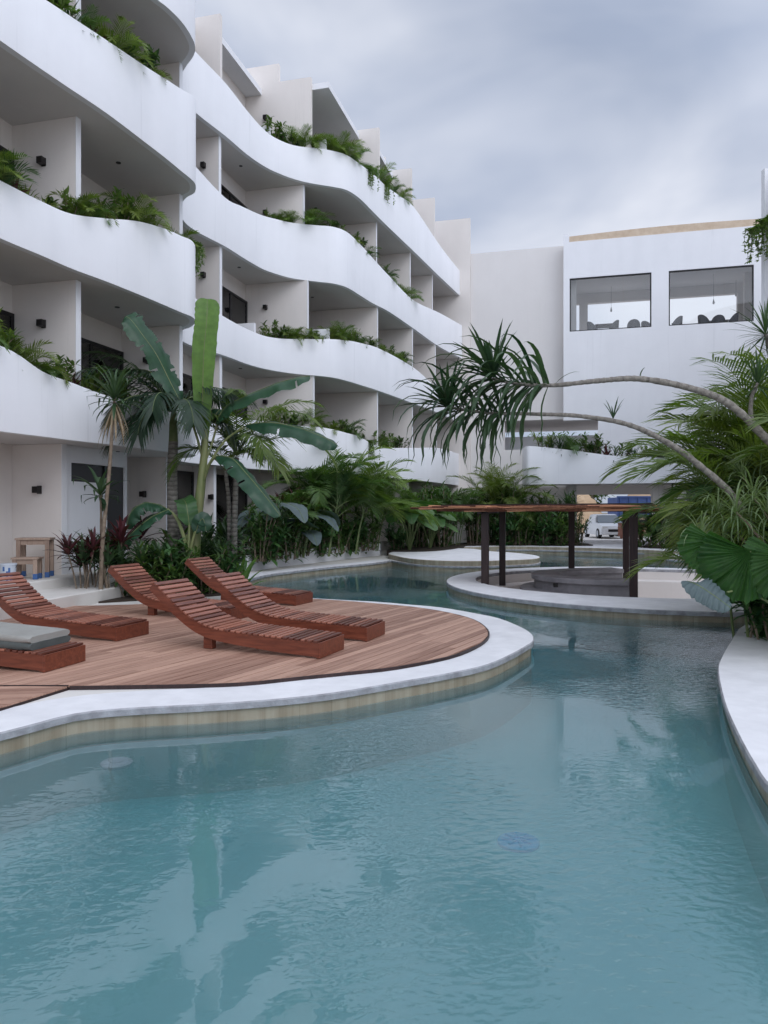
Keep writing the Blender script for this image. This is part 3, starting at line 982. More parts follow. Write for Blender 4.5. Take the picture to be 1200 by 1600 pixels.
# ================================================================== RESTAURANT BLOCK AT THE FAR END
UB = 37.0
RB = uv(UB, 3); RB.z = 0
rest = thing('restaurant_building', 'white end building with two large upper windows and a low balcony band', 'building', (RB.x, RB.y, 0))
VW = -.72                                            # left edge of the white wall
W1, W2, WZ0, WZ1 = (-.43, 3.28), (4.04, 7.66), 10.45, 13.0
mb = MB()
uvbox(mb, UB, UB + .3, VW, 9.2, 6.2, WZ0)
uvbox(mb, UB, UB + .3, VW, 9.2, WZ1, 14.75)
uvbox(mb, UB + .001, UB + .3, VW, W1[0], WZ0, WZ1)
uvbox(mb, UB + .001, UB + .3, W1[1], W2[0], WZ0, WZ1)
uvbox(mb, UB + .001, UB + .3, W2[1], 9.2, WZ0, WZ1)
uvbox(mb, UB + .002, UB + .3, VW + 1.6, 9.2, 3.2, 6.2)
mb.build('front_wall', M['white'], rest)
mb = MB()
uvbox(mb, UB + .3, UB + 4.4, VW, VW + .3, 9.9, 14.75)
uvbox(mb, UB + .3, UB + 9.0, 8.9, 9.2, 3.2, 14.75)
mb.build('side_wall', M['cream'], rest)
mb = MB(); uvbox(mb, UB + .3, UB + 4.4, VW + .3, 8.9, 13.35, 13.6); mb.build('ceiling', M['link'], rest)
mb = MB(); uvbox(mb, UB + .3, UB + 4.4, VW + .3, 8.9, 9.9, 10.18); mb.build('floor_slab', M['link'], rest)
mb = MB()                                             # rear wall is mostly one long opening
for a in ((VW + .3, 8.9, 10.18, 10.6), (VW + .3, 8.9, 12.85, 13.35), (VW + .3, -.30, 10.6, 12.85), (.02, .45, 10.6, 12.85), (7.75, 8.9, 10.6, 12.85), (3.6, 4.45, 10.6, 12.85)):
    uvbox(mb, UB + 4.1, UB + 4.39, *a)
mb.build('rear_wall', M['cream'], rest)
mb = MB(); uvbox(mb, UB + 2.4, UB + 2.8, 7.75, 8.15, 10.18, 13.35)
mb.build('inner_column', M['cream'], rest)
mb = MB()                                             # curved tan capping on the roof edge
cap = []
for j in range(25):
    t = j / 24; v = -.45 + t * 9.3
    cap.append((v, 14.752, 15.02 + .10 * math.sin(t * math.pi) - (.30 * max(0, (t - .93) / .07) ** 2)))
for (va, za, ta), (vb, zb_, tb) in zip(cap, cap[1:]):
    P = [uv(UB + .03, va, za), uv(UB + .03, vb, za), uv(UB + .27, vb, za), uv(UB + .27, va, za), uv(UB + .03, va, ta), uv(UB + .03, vb, tb), uv(UB + .27, vb, tb), uv(UB + .27, va, ta)]
    mb.add(P, [(0, 1, 5, 4), (4, 5, 6, 7), (2, 3, 7, 6), (0, 4, 7, 3), (1, 2, 6, 5)], rng.random())
mb.build('roof_capping', M['tan_stone'], rest)
mb = MB(); uvbox(mb, UB + .004, UB + .3, VW, VW + .26, 14.751, 15.12); mb.build('parapet_pier', M['white'], rest)
mb = MB(); uvbox(mb, UB + .3, UB + 4.4, VW + .3, 8.9, 14.2, 14.5); mb.build('roof_slab', M['white'], rest)
for (a, b) in (W1, W2):
    mb = MB(); f = .055
    uvbox(mb, UB + .06, UB + .14, a, a + f, WZ0, WZ1); uvbox(mb, UB + .06, UB + .14, b - f, b, WZ0, WZ1)
    uvbox(mb, UB + .06, UB + .14, a + f, b - f, WZ0, WZ0 + f); uvbox(mb, UB + .06, UB + .14, a + f, b - f, WZ1 - f, WZ1)
    fr = mb.build('window', M['dark_frame'], rest)
    for j in range(3):
        va, vb = a + f + (b - a - 2 * f) * j / 3, a + f + (b - a - 2 * f) * (j + 1) / 3
        mb = MB(); uvbox(mb, UB + .095, UB + .105, va + .006, vb - .006, WZ0 + f, WZ1 - f)
        mb.build('pane', M['glass'], fr)
# cream wall between the wings, with a first-floor opening
mb = MB(); UCW = 37.75
uvbox(mb, UCW, UCW + .3, -6.4, VW + .6, 6.35, 14.85)
uvbox(mb, UCW, UCW + .3, -6.4, -3.6, .3, 6.35)
uvbox(mb, UCW, UCW + .3, -3.6, VW + .6, .3, 4.9)
mb.build('link_wall', M['link'], rest)
mb = MB(); uvbox(mb, UCW + 2.2, UCW + 2.4, -4.6, 1.4, 4.9, 5.75); mb.build('gallery_parapet', M['white'], rest)
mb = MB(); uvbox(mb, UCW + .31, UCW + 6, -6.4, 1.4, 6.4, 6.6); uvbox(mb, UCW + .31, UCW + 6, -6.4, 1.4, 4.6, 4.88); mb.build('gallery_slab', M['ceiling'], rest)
mb = MB(); uvbox(mb, UCW + .305, UCW + 9, -6.6, -6.3, 4.9, 14.5); mb.build('side_wall', M['cream'], rest)
# low balcony with curved top edge
bal = []
for px, Y, zt in ((816, 36.3, 4.87), (822, 35.0, 4.86), (840, 34.75, 4.84), (900, 34.2, 4.60), (960, 33.65, 4.33), (1040, 32.85, 4.18), (1120, 32.1, 4.15), (1240, 31.0, 4.3), (1400, 29.8, 4.4)):
    bal.append(((px - 600) / FPX * Y, Y, zt - 3.08))
BAL = catmull(bal, 5)
mb = MB(); fascia(mb, BAL, 3.08); mb.build('balcony_parapet', M['white'], rest, 40)
mb = MB(); ins = [(x, y) for x, y, h in offs(BAL, .07)]
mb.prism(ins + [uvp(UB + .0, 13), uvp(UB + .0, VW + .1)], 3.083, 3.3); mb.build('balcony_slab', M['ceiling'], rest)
c = BAL[3:]
mb = MB()
for (ax, ay, h), (bx, by, _) in zip(offs(c, .145), offs(c, .65)):
    mb.v += [(ax, ay, 3.08 + h - .15), (bx, by, 3.08 + h - .15), (bx, by, 3.301)]
for j in range(len(c) - 1):
    p = j * 3
    mb.face((p, p + 3, p + 4, p + 1), m=1); mb.face((p + 1, p + 4, p + 5, p + 2))
mb.build('planter_trough', [M['white'], M['soil']], rest)
# ground floor: pillars, wall left of the passage, dark glazing on the right
mb = MB()
pA = at(1027, 800, 34.6); mb.box((pA.x, pA.y, 1.69), (.78, .5, 2.77), AX[:1] + AX[1:])
mb.build('pillar', M['cream'], rest)
mb = MB(); pB = at(893, 800, 36.2); mb.box((pB.x, pB.y, 1.69), (.62, .5, 2.77), AX); mb.build('pillar', M['ceiling'], rest)
mb = MB(); uvbox(mb, UB + .3, UB + .6, -6.4, -.4, .3, 3.0); mb.build('ground_wall', M['cream'], rest)
mb = MB(); uvbox(mb, UB + .05, UB + 7, -.4, 12, 3.31, 3.5); uvbox(mb, UB + 6.6, UB + 6.9, -.4, 12, 2.78, 3.3); mb.build('passage_soffit', M['ceiling'], rest)
mb = MB()
for j in range(4):
    a = at(1047, 800, 34.2); va = to_uv(a)[1] + j * 1.3
    uvbox(mb, UB - 1.2, UB - 1.12, va, va + .07, .30, 3.08)
uvbox(mb, UB - 1.2, UB - 1.121, va - 3.82, va, 2.99, 3.081)
fr = mb.build('glazed_screen', M['dark_frame'], rest)
mb = MB(); uvbox(mb, UB - 1.165, UB - 1.155, va - 3.83, va, .31, 2.99); mb.build('pane', M['door_glass'], fr)
mb = MB(); uvbox(mb, UB + 2, UB + 2.2, va - 3.9, va + 3, .3, 3.0); mb.build('inner_wall', M['cream'], rest)

# ================================================================== HOTEL WING ON THE RIGHT (only its edge shows)
RW = (14.5, 20, 0)
rwing = thing('hotel_building', 'white hotel wing at the right edge of the view, mostly hidden by palms', 'building', RW)
RC0 = [(16.6, 4), (15.6, 8), (14.6, 12), (13.8, 16), (13.5, 19.5), (13.0, 22.4), (12.75, 23.6), (13.0, 25.0), (13.9, 26.4), (15.4, 27.4), (17.5, 28)]
for k, zb in ((1, 3.14), (2, 6.34), (3, 9.54), (4, 12.0)):
    c = catmull([(x, y, 1.25 + .3 * math.sin(i * .9 + k)) for i, (x, y) in enumerate(RC0)], 5)
    if k == 4: c = [(x, y, .95) for x, y, h in c]
    c = c[::-1]
    mb = MB(); fascia(mb, c, zb); mb.build('balcony_parapet', M['white'], rwing, 40)
    mb = MB(); mb.prism([(x, y) for x, y, h in offs(c, .07)] + [(20, 4), (20, 28)], zb + .003, zb + .22); mb.build('balcony_slab', M['ceiling'], rwing)
mb = MB(); mb.box((21, 16, 6.5), (2.0, 26, 12.6)); mb.build('back_wall', M['cream'], rwing)
mb = MB(); mb.box((16.2, 24.5, 6.65), (7.6, .22, 12.7)); mb.build('end_wall', M['white'], rwing)
for y in (6, 10, 14, 18, 22, 26):
    xe = 16.2 - (y - 4) * .16 if y < 21 else 13.4 + max(0, y - 22) * .3
    mb = MB(); mb.box(((20 + xe) / 2, y, 6.2), (20 - xe, .14, 12.3)); mb.build('partition_wall', M['cream'], rwing)

# ================================================================== FURNITURE BY THE POOL
Z_DECK = .206
PROF = [(0, .195), (.3, .207), (.7, .224), (1.1, .245), (1.38, .275), (1.58, .335), (1.76, .435), (1.94, .565), (2.10, .695), (2.20, .775)]
PROF_S = catmull(PROF, 4)
def prof_len():
    L = [0]
    for a, b in zip(PROF_S, PROF_S[1:]):
        L.append(L[-1] + math.hypot(b[0] - a[0], b[1] - a[1]))
    return L
PL = prof_len()
def prof_at(s):
    for i in range(len(PL) - 1):
        if PL[i + 1] >= s:
            t = (s - PL[i]) / (PL[i + 1] - PL[i])
            a, b = PROF_S[i], PROF_S[i + 1]
            tx, tz = b[0] - a[0], b[1] - a[1]; L = math.hypot(tx, tz)
            return a[0] + tx * t, a[1] + tz * t, tx / L, tz / L
    return PROF_S[-1][0], PROF_S[-1][1], .78, .62
LW = .62
def make_lounger():
    root = thing('sun_lounger', 'lounger', 'sun lounger', (0, 0, 0), 'slatted red-brown loungers on the deck')
    for sgn in (-1, 1):
        mb = MB(); y0, y1 = sgn * (LW / 2 - .05), sgn * (LW / 2 - .005)
        lo, hi = [], []
        for i, (x, z) in enumerate(PROF_S):
            a, b = PROF_S[max(i - 1, 0)], PROF_S[min(i + 1, len(PROF_S) - 1)]
            tx, tz = b[0] - a[0], b[1] - a[1]; L = math.hypot(tx, tz)
            dpt = .155 if x < .5 else max(.11, .155 - (x - .5) * .035)
            hi.append((x, z - .024)); lo.append((x + tz / L * dpt, max(.002, z - .024 - tx / L * dpt)) if x > 0.05 else (x, .002))
        n = len(hi)
        vs = [(x, y0, z) for x, z in hi] + [(x, y0, z) for x, z in lo] + [(x, y1, z) for x, z in hi] + [(x, y1, z) for x, z in lo]
        fs = []
        for i in range(n - 1):
            fs += [(i, i + 1, n + i + 1, n + i), (2 * n + i, 3 * n + i, 3 * n + i + 1, 2 * n + i + 1), (i, 2 * n + i, 2 * n + i + 1, i + 1), (n + i, n + i + 1, 3 * n + i + 1, 3 * n + i)]
        fs += [(0, n, 3 * n, 2 * n), (n - 1, 3 * n - 1, 4 * n - 1, 2 * n - 1)]
        if sgn > 0: fs = [f[::-1] for f in fs]
        mb.add(vs, fs, .3 + .2 * sgn)
        mb.build('side_rail', M['lounger'], root, 40)
    mb = MB(); mb.box((-.012, 0, .088), (.024, LW, .172), bev=.004); mb.build('foot_board', M['lounger'], root)
    s = .035; i = 0
    mb = MB()
    while s < PL[-1] - .02:
        x, z, tx, tz = prof_at(s)
        X, Z = V((tx, 0, tz)), V((-tz, 0, tx))
        mb.box(V((x, 0, z)) - Z * .012 + V((0, rng.uniform(-.003, .003), 0)), (.050, LW + .012, .022), (X, V((0, 1, 0)), Z), rng.random(), bev=.004)
        s += .0755; i += 1
    mb.build('slats', M['lounger_slat'], root)
    for sgn in (-1, 1):
        mb = MB(); mb.box((1.47, sgn * (LW / 2 - .055 - .05), .105), (.12, .085, .208), bev=.006)
        mb.build('leg', M['lounger'], root)
    mb = MB(); mb.box((1.47, 0, .12), (.05, LW - .32, .07)); mb.build('stretcher', M['lounger'], root)
    return root
LOUNGER = Proto(make_lounger)
for (x, y), an, lab in (((-.60, 8.41), 158, 'red-brown slatted lounger nearest the pool edge, in the middle of the deck'),
                        ((-.12, 9.48), 159, 'slatted wooden lounger just behind the nearest one, its foot reaching furthest right'),
                        ((-1.40, 13.0), 158, 'rearmost slatted lounger, backrest beside the planting bed, foot end near the far water'),
                        ((-2.14, 11.22), 158, 'slatted lounger whose raised back stands before the banana and cordylines, foot hidden'),
                        ((-3.20, 9.50), 160, 'slatted lounger at the left, without cushion, its head cut by the photo edge'),
                        ((-3.30, 7.72), 164, 'wooden lounger at the left front corner carrying a grey-green cushion')):
    L6 = LOUNGER.put((x, y, Z_DECK), R(an), 1.0, lab)
# cushion on the last lounger
def cushion_mesh():
    mb = MB(); top, n = [], 26
    for layer, (th, s0, s1, w) in enumerate(((.070, .16, 2.2, .60), (.065, .17, 2.17, .59))):
        base = .002 + layer * .071
        rows = []
        for i in range(n + 1):
            s = s0 + (s1 - s0) * i / n
            x, z, tx, tz = prof_at(s)
            o = V((x, 0, z)); N = V((-tz, 0, tx))
            e = min(1, min(i, n - i) / 1.2)
            rd = .012 + .02 * (1 - e)
            puff = .006 * math.sin(i * 1.3) + noise.noise(V((i * .4, layer, 0))) * .006
            ring = []
            for yy, hh in ((-w / 2 + rd, 0), (-w / 2, th * .3), (-w / 2, th * .7), (-w / 2 + rd, th), (-w / 4, th + .003 + puff * .4), (0, th + .002 + puff * .4), (w / 4, th + .003 + puff * .4), (w / 2 - rd, th), (w / 2, th * .7), (w / 2, th * .3), (w / 2 - rd, 0)):
                q = o + N * (base + hh); ring.append((q.x, yy, q.z))
            rows.append(ring)
        b = len(mb.v); k = len(rows[0])
        for r_ in rows: mb.v += r_
        for i in range(n):
            for j in range(k):
                mb.face((b + i * k + j, b + i * k + (j + 1) % k, b + (i + 1) * k + (j + 1) % k, b + (i + 1) * k + j), m=0 if layer else 1)
        mb.face([b + j for j in range(k)][::-1], m=0 if layer else 1); mb.face([b + n * k + j for j in range(k)], m=0 if layer else 1)
    return mb
o = cushion_mesh().build('lounger_cushion', [M['cushion'], M['cushion_dark']], None, 50)
o.location = (-3.30, 7.72, Z_DECK); o.rotation_euler = (0, 0, R(164))
tag(o, 'grey-green padded cushion lying on the left front lounger', 'cushion')

# raw wood table and stool with paint-stained feet, plastic bucket
def trestle(name, w, d, h, label, cat, p, rz):
    t = thing(name, label, cat, (0, 0, 0))
    mb = MB()
    for j in range(4):
        mb.box((0, -d / 2 + d * (j + .5) / 4, h - .018), (w, d / 4 - .006, .036), None, rng.random(), bev=.003)
    mb.build('table_top' if cat == 'table' else 'seat', M['raw_wood'], t)
    mb = MB()
    mb.box((0, -d / 2 + .05, h - .081), (w - .16, .03, .09)); mb.box((0, d / 2 - .05, h - .081), (w - .16, .03, .09))
    mb.box((-w / 2 + .08, 0, h - .0815), (.03, d - .13, .088)); mb.box((w / 2 - .08, 0, h - .0815), (.03, d - .13, .088))
    mb.build('apron', M['raw_wood'], t)
    for sx in (-1, 1):
        for sy in (-1, 1):
            mb = MB(); mb.box((sx * (w / 2 - .06), sy * (d / 2 - .05), (h - .037) / 2 + .05), (.075, .07, h - .137), None, rng.random())
            lg = mb.build('leg', M['raw_wood'], t)
            mb = MB(); mb.box((sx * (w / 2 - .06), sy * (d / 2 - .05), .0495), (.079, .074, .099))
            mb.build('painted_foot', M['blue_paint'], lg)
    t.location = p; t.rotation_euler = (0, 0, rz)
    return t
p = at(57, 893, 13.6); trestle('wooden_table', .62, .45, .74, 'small raw wood table with blue paint on its feet against the wall', 'table', (p.x - .3, 14.2, .572), R(12))
p = at(37, 893, 13.2); trestle('wooden_stool', .48, .32, .40, 'low raw wood stool in front of the small table', 'stool', (p.x - .2, 13.75, .572), R(8))
p = at(8, 890, 13.0)
bk = thing('paint_bucket', 'white plastic paint bucket with blue drips beside the stool', 'bucket', (p.x, 13.1, .572))
mb = MB()
for z0, z1, r0, r1 in ((0, .30, .115, .135), (.30, .33, .145, .145)):
    mb.tube([(p.x, 13.1, .572 + z0), (p.x, 13.1, .572 + z1)], [r0, r1], 24)
mb.build('bucket_body', M['plastic_white'], bk, 50)
mb = MB()
for an, h0, h1 in ((-70, .03, .20), (-55, .12, .26), (-95, .20, .28), (-40, .02, .12)):
    c, s_ = math.cos(R(an)), math.sin(R(an))
    for h in (h0,):
        r = .129 if h1 > .2 else .124
        mb.box((p.x + c * r, 13.1 + s_ * r, .572 + (h0 + h1) / 2), (.012, .035, h1 - h0), (V((c, s_, 0)), V((-s_, c, 0)), V((0, 0, 1))), bev=.004)
mb.build('paint_drip', M['blue_paint'], bk)
mb = MB(); mb.tube([(p.x + .145 * math.cos(t), 13.1 + .02 - .03 * math.sin(t), .872 - .11 * math.sin(t)) for t in [math.pi * j / 14 for j in range(15)]], .004, 6)
mb.build('handle', M['lamp_black'], bk)

# ------------------------------------------------------------------ pergola and concrete bar in the sunken ring
PB = (4.3, 17.4, -.75)
pg = thing('bar_pergola', 'low pergola of dark square posts under a reed pole roof over the swim-up bar', 'pergola', PB)
POSTS = [(990, 15.0, .155), (978, 19.2, .15), (893, 19.4, .155), (785, 19.6, .155), (758, 17.1, .165)]
for px, Y, w in POSTS:
    x = (px - 600) / FPX * Y
    mb = MB(); mb.box((x, Y, (-.75 + 1.87) / 2), (w, w, 2.62), AX, bev=.006)
    mb.build('post', M['post_wood'], pg)
FR, BR, BL, FL = V((5.18, 14.75, 0)), V((6.55, 19.5, 0)), V((3.0, 20.0, 0)), V((2.18, 17.0, 0))
ext = (FL - FR).normalized()
L0, L1 = V((1.05, 18.0, 0)), V((2.6, 20.6, 0))
mb = MB()
for a, b in ((FR, FL), (BR, BL), (FR, BR), (FL, BL)):
    d = (b - a); l = d.length; d.normalize(); n = V((-d.y, d.x, 0))
    mb.box((a + b) / 2 + V((0, 0, 1.845 if a is FR and b is FL or a is BR else 1.80)), (l + .3, .09, .07), (d, n, V((0, 0, 1))), rng.random())
mb.build('beam', M['post_wood'], pg)
mb = MB()
C00, C10, C11, C01 = V((5.34, 14.35, 0)), V((6.85, 20.0, 0)), V((2.9, 21.0, 0)), V((1.28, 17.45, 0))   # roof corners in plan
NP = 86
for j in range(NP):
    t = (j + .5) / NP
    a, b = C00.lerp(C10, t), C01.lerp(C11, t)
    d = (b - a).normalized()
    a = a - d * rng.uniform(-.03, .07); b = b + d * rng.uniform(-.08, .16)
    k = 9; r = rng.uniform(.026, .042)
    pts = []
    z = 1.905 + rng.uniform(-.012, .02)
    if j < 3: z -= .03 * (3 - j) * .6
    for i in range(k + 1):
        q = a.lerp(b, i / k)
        pts.append((q.x + rng.uniform(-.012, .012), q.y + rng.uniform(-.012, .012), z + rng.uniform(-.012, .012)))
    mb.tube(pts, [r * rng.uniform(.85, 1.15) for _ in pts], 6, rng.random())
for j in range(95):                                   # loose bundle tied along the front edge
    l = rng.uniform(.5, 1.5); s0 = rng.uniform(-.05, (C01 - C00).length - .3)
    d = (C01 - C00).normalized(); nn = V((d.y, -d.x, 0))
    an = rng.uniform(0, 6.28); rr = .052 * rng.random() ** .5
    o_ = C00 + d * s0 + nn * (.02 + rr * math.cos(an)) + V((0, 0, 1.885 + rr * math.sin(an)))
    tw = V((0, 0, rng.uniform(-.03, .03))) + nn * rng.uniform(-.03, .03)
    mb.tube([o_, o_ + d * l * .5 + tw * .5 + V((0, 0, rng.uniform(-.008, .008))), o_ + d * l + tw], [rng.uniform(.012, .022)] * 3, 5, rng.random())
mb.build('reed_roof', M['reed'], pg, 60)
mb = MB()                                            # dark batten lying along the front top, tie at the middle post
d = (C01 - C00).normalized(); n = V((-d.y, d.x, 0))
mb.box((C00 + C01) / 2 - n * -.12 + V((0, 0, 1.958)), ((C01 - C00).length - .3, .06, .03), (d, n, V((0, 0, 1))))
mb.build('top_batten', M['post_wood'], pg)

br = thing('bar_counter', 'curved grey polished concrete counter with a low step under the pergola', 'bar counter', (4.6, 15.8, -.75))
arc = catmull([(5.75, 19.0), (4.7, 18.7), (3.75, 18.0), (3.35, 17.0), (3.55, 16.1), (4.1, 15.55), (4.75, 15.3), (5.15, 15.25)], 5)
ns = normals2([(x, y, 0) for x, y in arc])
o1 = [(x, y) for x, y in arc]; i1 = [(x - nx * .62, y - ny * .62) for (x, y), (nx, ny) in zip(arc, ns)]
i1 = [(x + nx * .62, y + ny * .62) for (x, y), (nx, ny) in zip(arc, ns)] if (V((i1[20][0], i1[20][1], 0)) - V((5, 17, 0))).length > (V((o1[20][0], o1[20][1], 0)) - V((5, 17, 0))).length else i1
mb = MB(); mb.prism(o1 + i1[::-1], .30, .40, cham=.012); mb.build('counter_top', M['grey_concrete'], br, 30)
def shrink(a, b, t): return [(x + (q - x) * t, y + (w - y) * t) for (x, y), (q, w) in zip(a, b)]
mb = MB(); mb.prism(shrink(o1, i1, .10) + shrink(o1, i1, .9)[::-1], -.75, .299); mb.build('counter_wall', M['grey_concrete'], br, 30)
mb = MB(); q = [(x * 1.0, y) for x, y in shrink(o1, i1, -.42)[8:24]]; mb.prism(q + shrink(o1, i1, .098)[8:24][::-1], -.75, .10, cham=.01); mb.build('step', M['grey_concrete'], br, 30)
mb = MB(); a = at(868, 914, 15.62); mb.box(a, (.09, .06, .09)); mb.build('socket_box', M['lamp_black'], br)

# lid afloat by the deck, blue light on the pool bottom
mb = MB(); c = onz(182, 1184, 0)
mb.tube([(c.x, c.y, -.058), (c.x, c.y, -.034), (c.x, c.y, -.024)], [.105, .115, .10], 32); mb.tube([(c.x, c.y, -.0235), (c.x, c.y, -.020)], .05, 20)
solo(mb, 'skimmer_lid', M['drain'], 'pale round lid just under the water close to the deck edge', 'pool lid', (c.x, c.y, -.05), smooth=40)
c = onz(810, 1318, Z_FLOOR)
mb = MB(); mb.tube([(c.x, c.y, Z_FLOOR - .005), (c.x, c.y, Z_FLOOR + .02), (c.x, c.y, Z_FLOOR + .028)], [.15, .15, .125], 32)
for j in range(8):
    an = j * math.pi / 4
    mb.box((c.x + .07 * math.cos(an), c.y + .07 * math.sin(an), Z_FLOOR + .032), (.09, .016, .012), (V((math.cos(an), math.sin(an), 0)), V((-math.sin(an), math.cos(an), 0)), V((0, 0, 1))))
solo(mb, 'pool_drain', M['blue_tile'], 'round blue drain on the pool bottom seen through the water', 'drain', (c.x, c.y, Z_FLOOR), smooth=40)

# ------------------------------------------------------------------ dining room behind the upper windows
def make_chair():
    t = thing('wicker_chair', 'chair', 'chair', (0, 0, 0), 'wicker tub chairs in the upper dining room')
    mb = MB(); mb.box((0, 0, .42), (.52, .50, .09), bev=.03); mb.build('seat', M['wicker'], t, 40)
    mb = MB(); n = 18; rows = []
    for i in range(n + 1):
        an = R(-105) + R(210) * i / n
        hgt = .62 + .36 * max(0, math.cos(an)) ** .7
        r = .30
        x, y = -math.cos(an) * r, math.sin(an) * r
        fl = 1.12
        rows.append([(x, y, .36), (x * fl, y * fl, hgt), (x * (fl - .12), y * (fl - .12), hgt + .01), (x * .9, y * .9, .38)])
    for i in range(n):
        b = len(mb.v); mb.v += rows[i] + rows[i + 1]
        for j in range(4): mb.face((b + j, b + (j + 1) % 4, b + 4 + (j + 1) % 4, b + 4 + j), rng.random())
    b = len(mb.v); mb.v += rows[0] + rows[-1]; mb.face((b + 3, b + 2, b + 1, b)); mb.face((b + 4, b + 5, b + 6, b + 7))
    mb.build('backrest', M['wicker'], t, 40)
    for sx in (-1, 1):
        for sy in (-1, 1):
            mb = MB(); mb.tube([(sx * .2, sy * .2, .38), (sx * .24, sy * .23, 0)], [.022, .016], 8); mb.build('leg', M['wicker'], t)
    return t
CH = Proto(make_chair)
def make_dtable():
    t = thing('dining_table', 'table', 'table', (0, 0, 0), 'dining tables in the upper room')
    mb = MB(); mb.box((0, 0, .775), (.85, .85, .045), bev=.01); mb.build('table_top', M['post_wood'], t)
    for sx in (-1, 1):
        for sy in (-1, 1):
            mb = MB(); mb.box((sx * .36, sy * .36, .376), (.06, .06, .752)); mb.build('leg', M['post_wood'], t)
    return t
DT = Proto(make_dtable)
zf = 10.181
for px, du, face, lab in ((927, 1.0, 25, 'dark wicker chair at the left of the table in the left upper window'),
                          (957, 1.0, 160, 'dark wicker chair at the right of the table in the left upper window'),
                          (990, 1.2, 90, 'wicker chair seen square from behind in the left upper window'),
                          (1012, 1.6, 40, 'wicker chair at the right edge of the left upper window'),
                          (1056, 1.0, 150, 'wicker chair at the left edge of the right upper window'),
                          (1101, 1.0, 30, 'wicker chair left of the middle one in the right upper window'),
                          (1122, 1.35, 90, 'tall-backed wicker chair in the middle of the right upper window'),
                          (1143, 1.0, 160, 'wicker chair right of the middle one in the right upper window')):
    u = UB + du; q = at(px, 500, 35.0); r = q.x / q.y
    Y = u / (.252 * r + .968) if True else 0
    Y = u / ((UD.x * r + UD.y))
    CH.put((r * Y, Y, zf), ang + R(-90 + face), .92, lab)
for px, du, lab in ((943, 1.25, 'dark square dining table between two chairs in the left upper window'), (1122, 1.9, 'dark square dining table behind the middle chair in the right upper window')):
    u = UB + du; r = (px - 600) / FPX; Y = u / (UD.x * r + UD.y)
    DT.put((r * Y, Y, zf), ang, .95, lab)
for px, du, l, lab in ((955, 3.0, 1.1, 'bare bulb hanging on a wire inside the left upper window'), (1115, 2.2, 1.25, 'bare bulb hanging on a wire in the middle of the right upper window'), (1150, 3.5, .6, 'bare bulb hanging high at the right of the right upper window')):
    u = UB + du; r = (px - 600) / FPX; Y = u / (UD.x * r + UD.y)
    t = thing('pendant_lamp', lab, 'lamp', (r * Y, Y, 13.35), 'bulbs hanging in the dining room')
    mb = MB(); mb.tube([(r * Y, Y, 13.35), (r * Y, Y, 13.35 - l)], .006, 6); mb.build('cord', M['lamp_black'], t)
    mb = MB(); mb.tube([(r * Y, Y, 13.35 - l + .02), (r * Y, Y, 13.35 - l - .05), (r * Y, Y, 13.35 - l - .13), (r * Y, Y, 13.35 - l - .2), (r * Y, Y, 13.35 - l - .22)], [.02, .03, .055, .04, .01], 12); mb.build('bulb', M['bulb'], t, 60)

# ------------------------------------------------------------------ things seen through the passage
cp = V((14.05, 47.5, Z_LAND))
car = thing('parked_car', 'white car parked nose-on beyond the passage under the end building', 'car', tuple(cp))
def carbox(mb, secs, a=.5):
    """loft of width sections: (y, half width, z bottom, z top)"""
    rows = []
    for y, w, z0, z1 in secs:
        rows.append([(cp.x - w, cp.y + y, cp.z + z0), (cp.x - w * 1.0, cp.y + y, cp.z + z0 + (z1 - z0) * .6), (cp.x - w * .9, cp.y + y, cp.z + z1), (cp.x + w * .9, cp.y + y, cp.z + z1), (cp.x + w, cp.y + y, cp.z + z0 + (z1 - z0) * .6), (cp.x + w, cp.y + y, cp.z + z0)])
    b = len(mb.v)
    for r_ in rows: mb.v += r_
    for i in range(len(rows) - 1):
        for j in range(6):
            mb.face((b + i * 6 + j, b + i * 6 + (j + 1) % 6, b + (i + 1) * 6 + (j + 1) % 6, b + (i + 1) * 6 + j), a)
    mb.face([b + j for j in range(6)]); mb.face([b + (len(rows) - 1) * 6 + j for j in range(6)][::-1])
mb = MB(); carbox(mb, [(-2.1, .72, .35, .62), (-2.0, .85, .25, .78), (-1.2, .88, .22, .92), (-.9, .88, .22, .95), (1.6, .88, .22, .98), (2.1, .80, .3, .9)])
carbox(mb, [(-.25, .70, .94, 1.44), (.2, .72, .94, 1.50), (1.2, .70, .94, 1.46), (1.7, .62, .94, 1.2)])
mb.build('body', M['car_white'], car, 35)
mb = MB(); P_ = [(-.76, -.98, .96), (.76, -.98, .96), (.62, -.27, 1.43), (-.62, -.27, 1.43)]
mb.add([(cp.x + x, cp.y + y, cp.z + z) for x, y, z in P_] + [(cp.x + x * .95, cp.y + y + .1, cp.z + z - .03) for x, y, z in P_], [(0, 1, 2, 3), (4, 7, 6, 5), (0, 4, 5, 1), (1, 5, 6, 2), (2, 6, 7, 3), (3, 7, 4, 0)])
mb.build('windscreen', M['car_glass'], car)
for sx in (-1, 1):
    mb = MB(); mb.box((cp.x + sx * .62, cp.y - 2.02, cp.z + .68), (.3, .1, .14), bev=.03); mb.build('headlight', M['bulb'], car)
    for sy in (-1.35, 1.35):
        mb = MB(); mb.tube([(cp.x + sx * .70, cp.y + sy, cp.z + .31), (cp.x + sx * .90, cp.y + sy, cp.z + .31)], .31, 20); w_ = mb.build('wheel', M['tyre'], car, 40)
        mb = MB(); mb.tube([(cp.x + sx * .90, cp.y + sy, cp.z + .31), (cp.x + sx * .91, cp.y + sy, cp.z + .31)], .19, 16); mb.build('rim', M['plastic_white'], w_)
mb = MB(); mb.box((cp.x, cp.y - 2.10, cp.z + .5), (.9, .04, .16), bev=.01); mb.build('grille', M['dark_frame'], car)
tp = V((17.1, 50.5, Z_LAND))
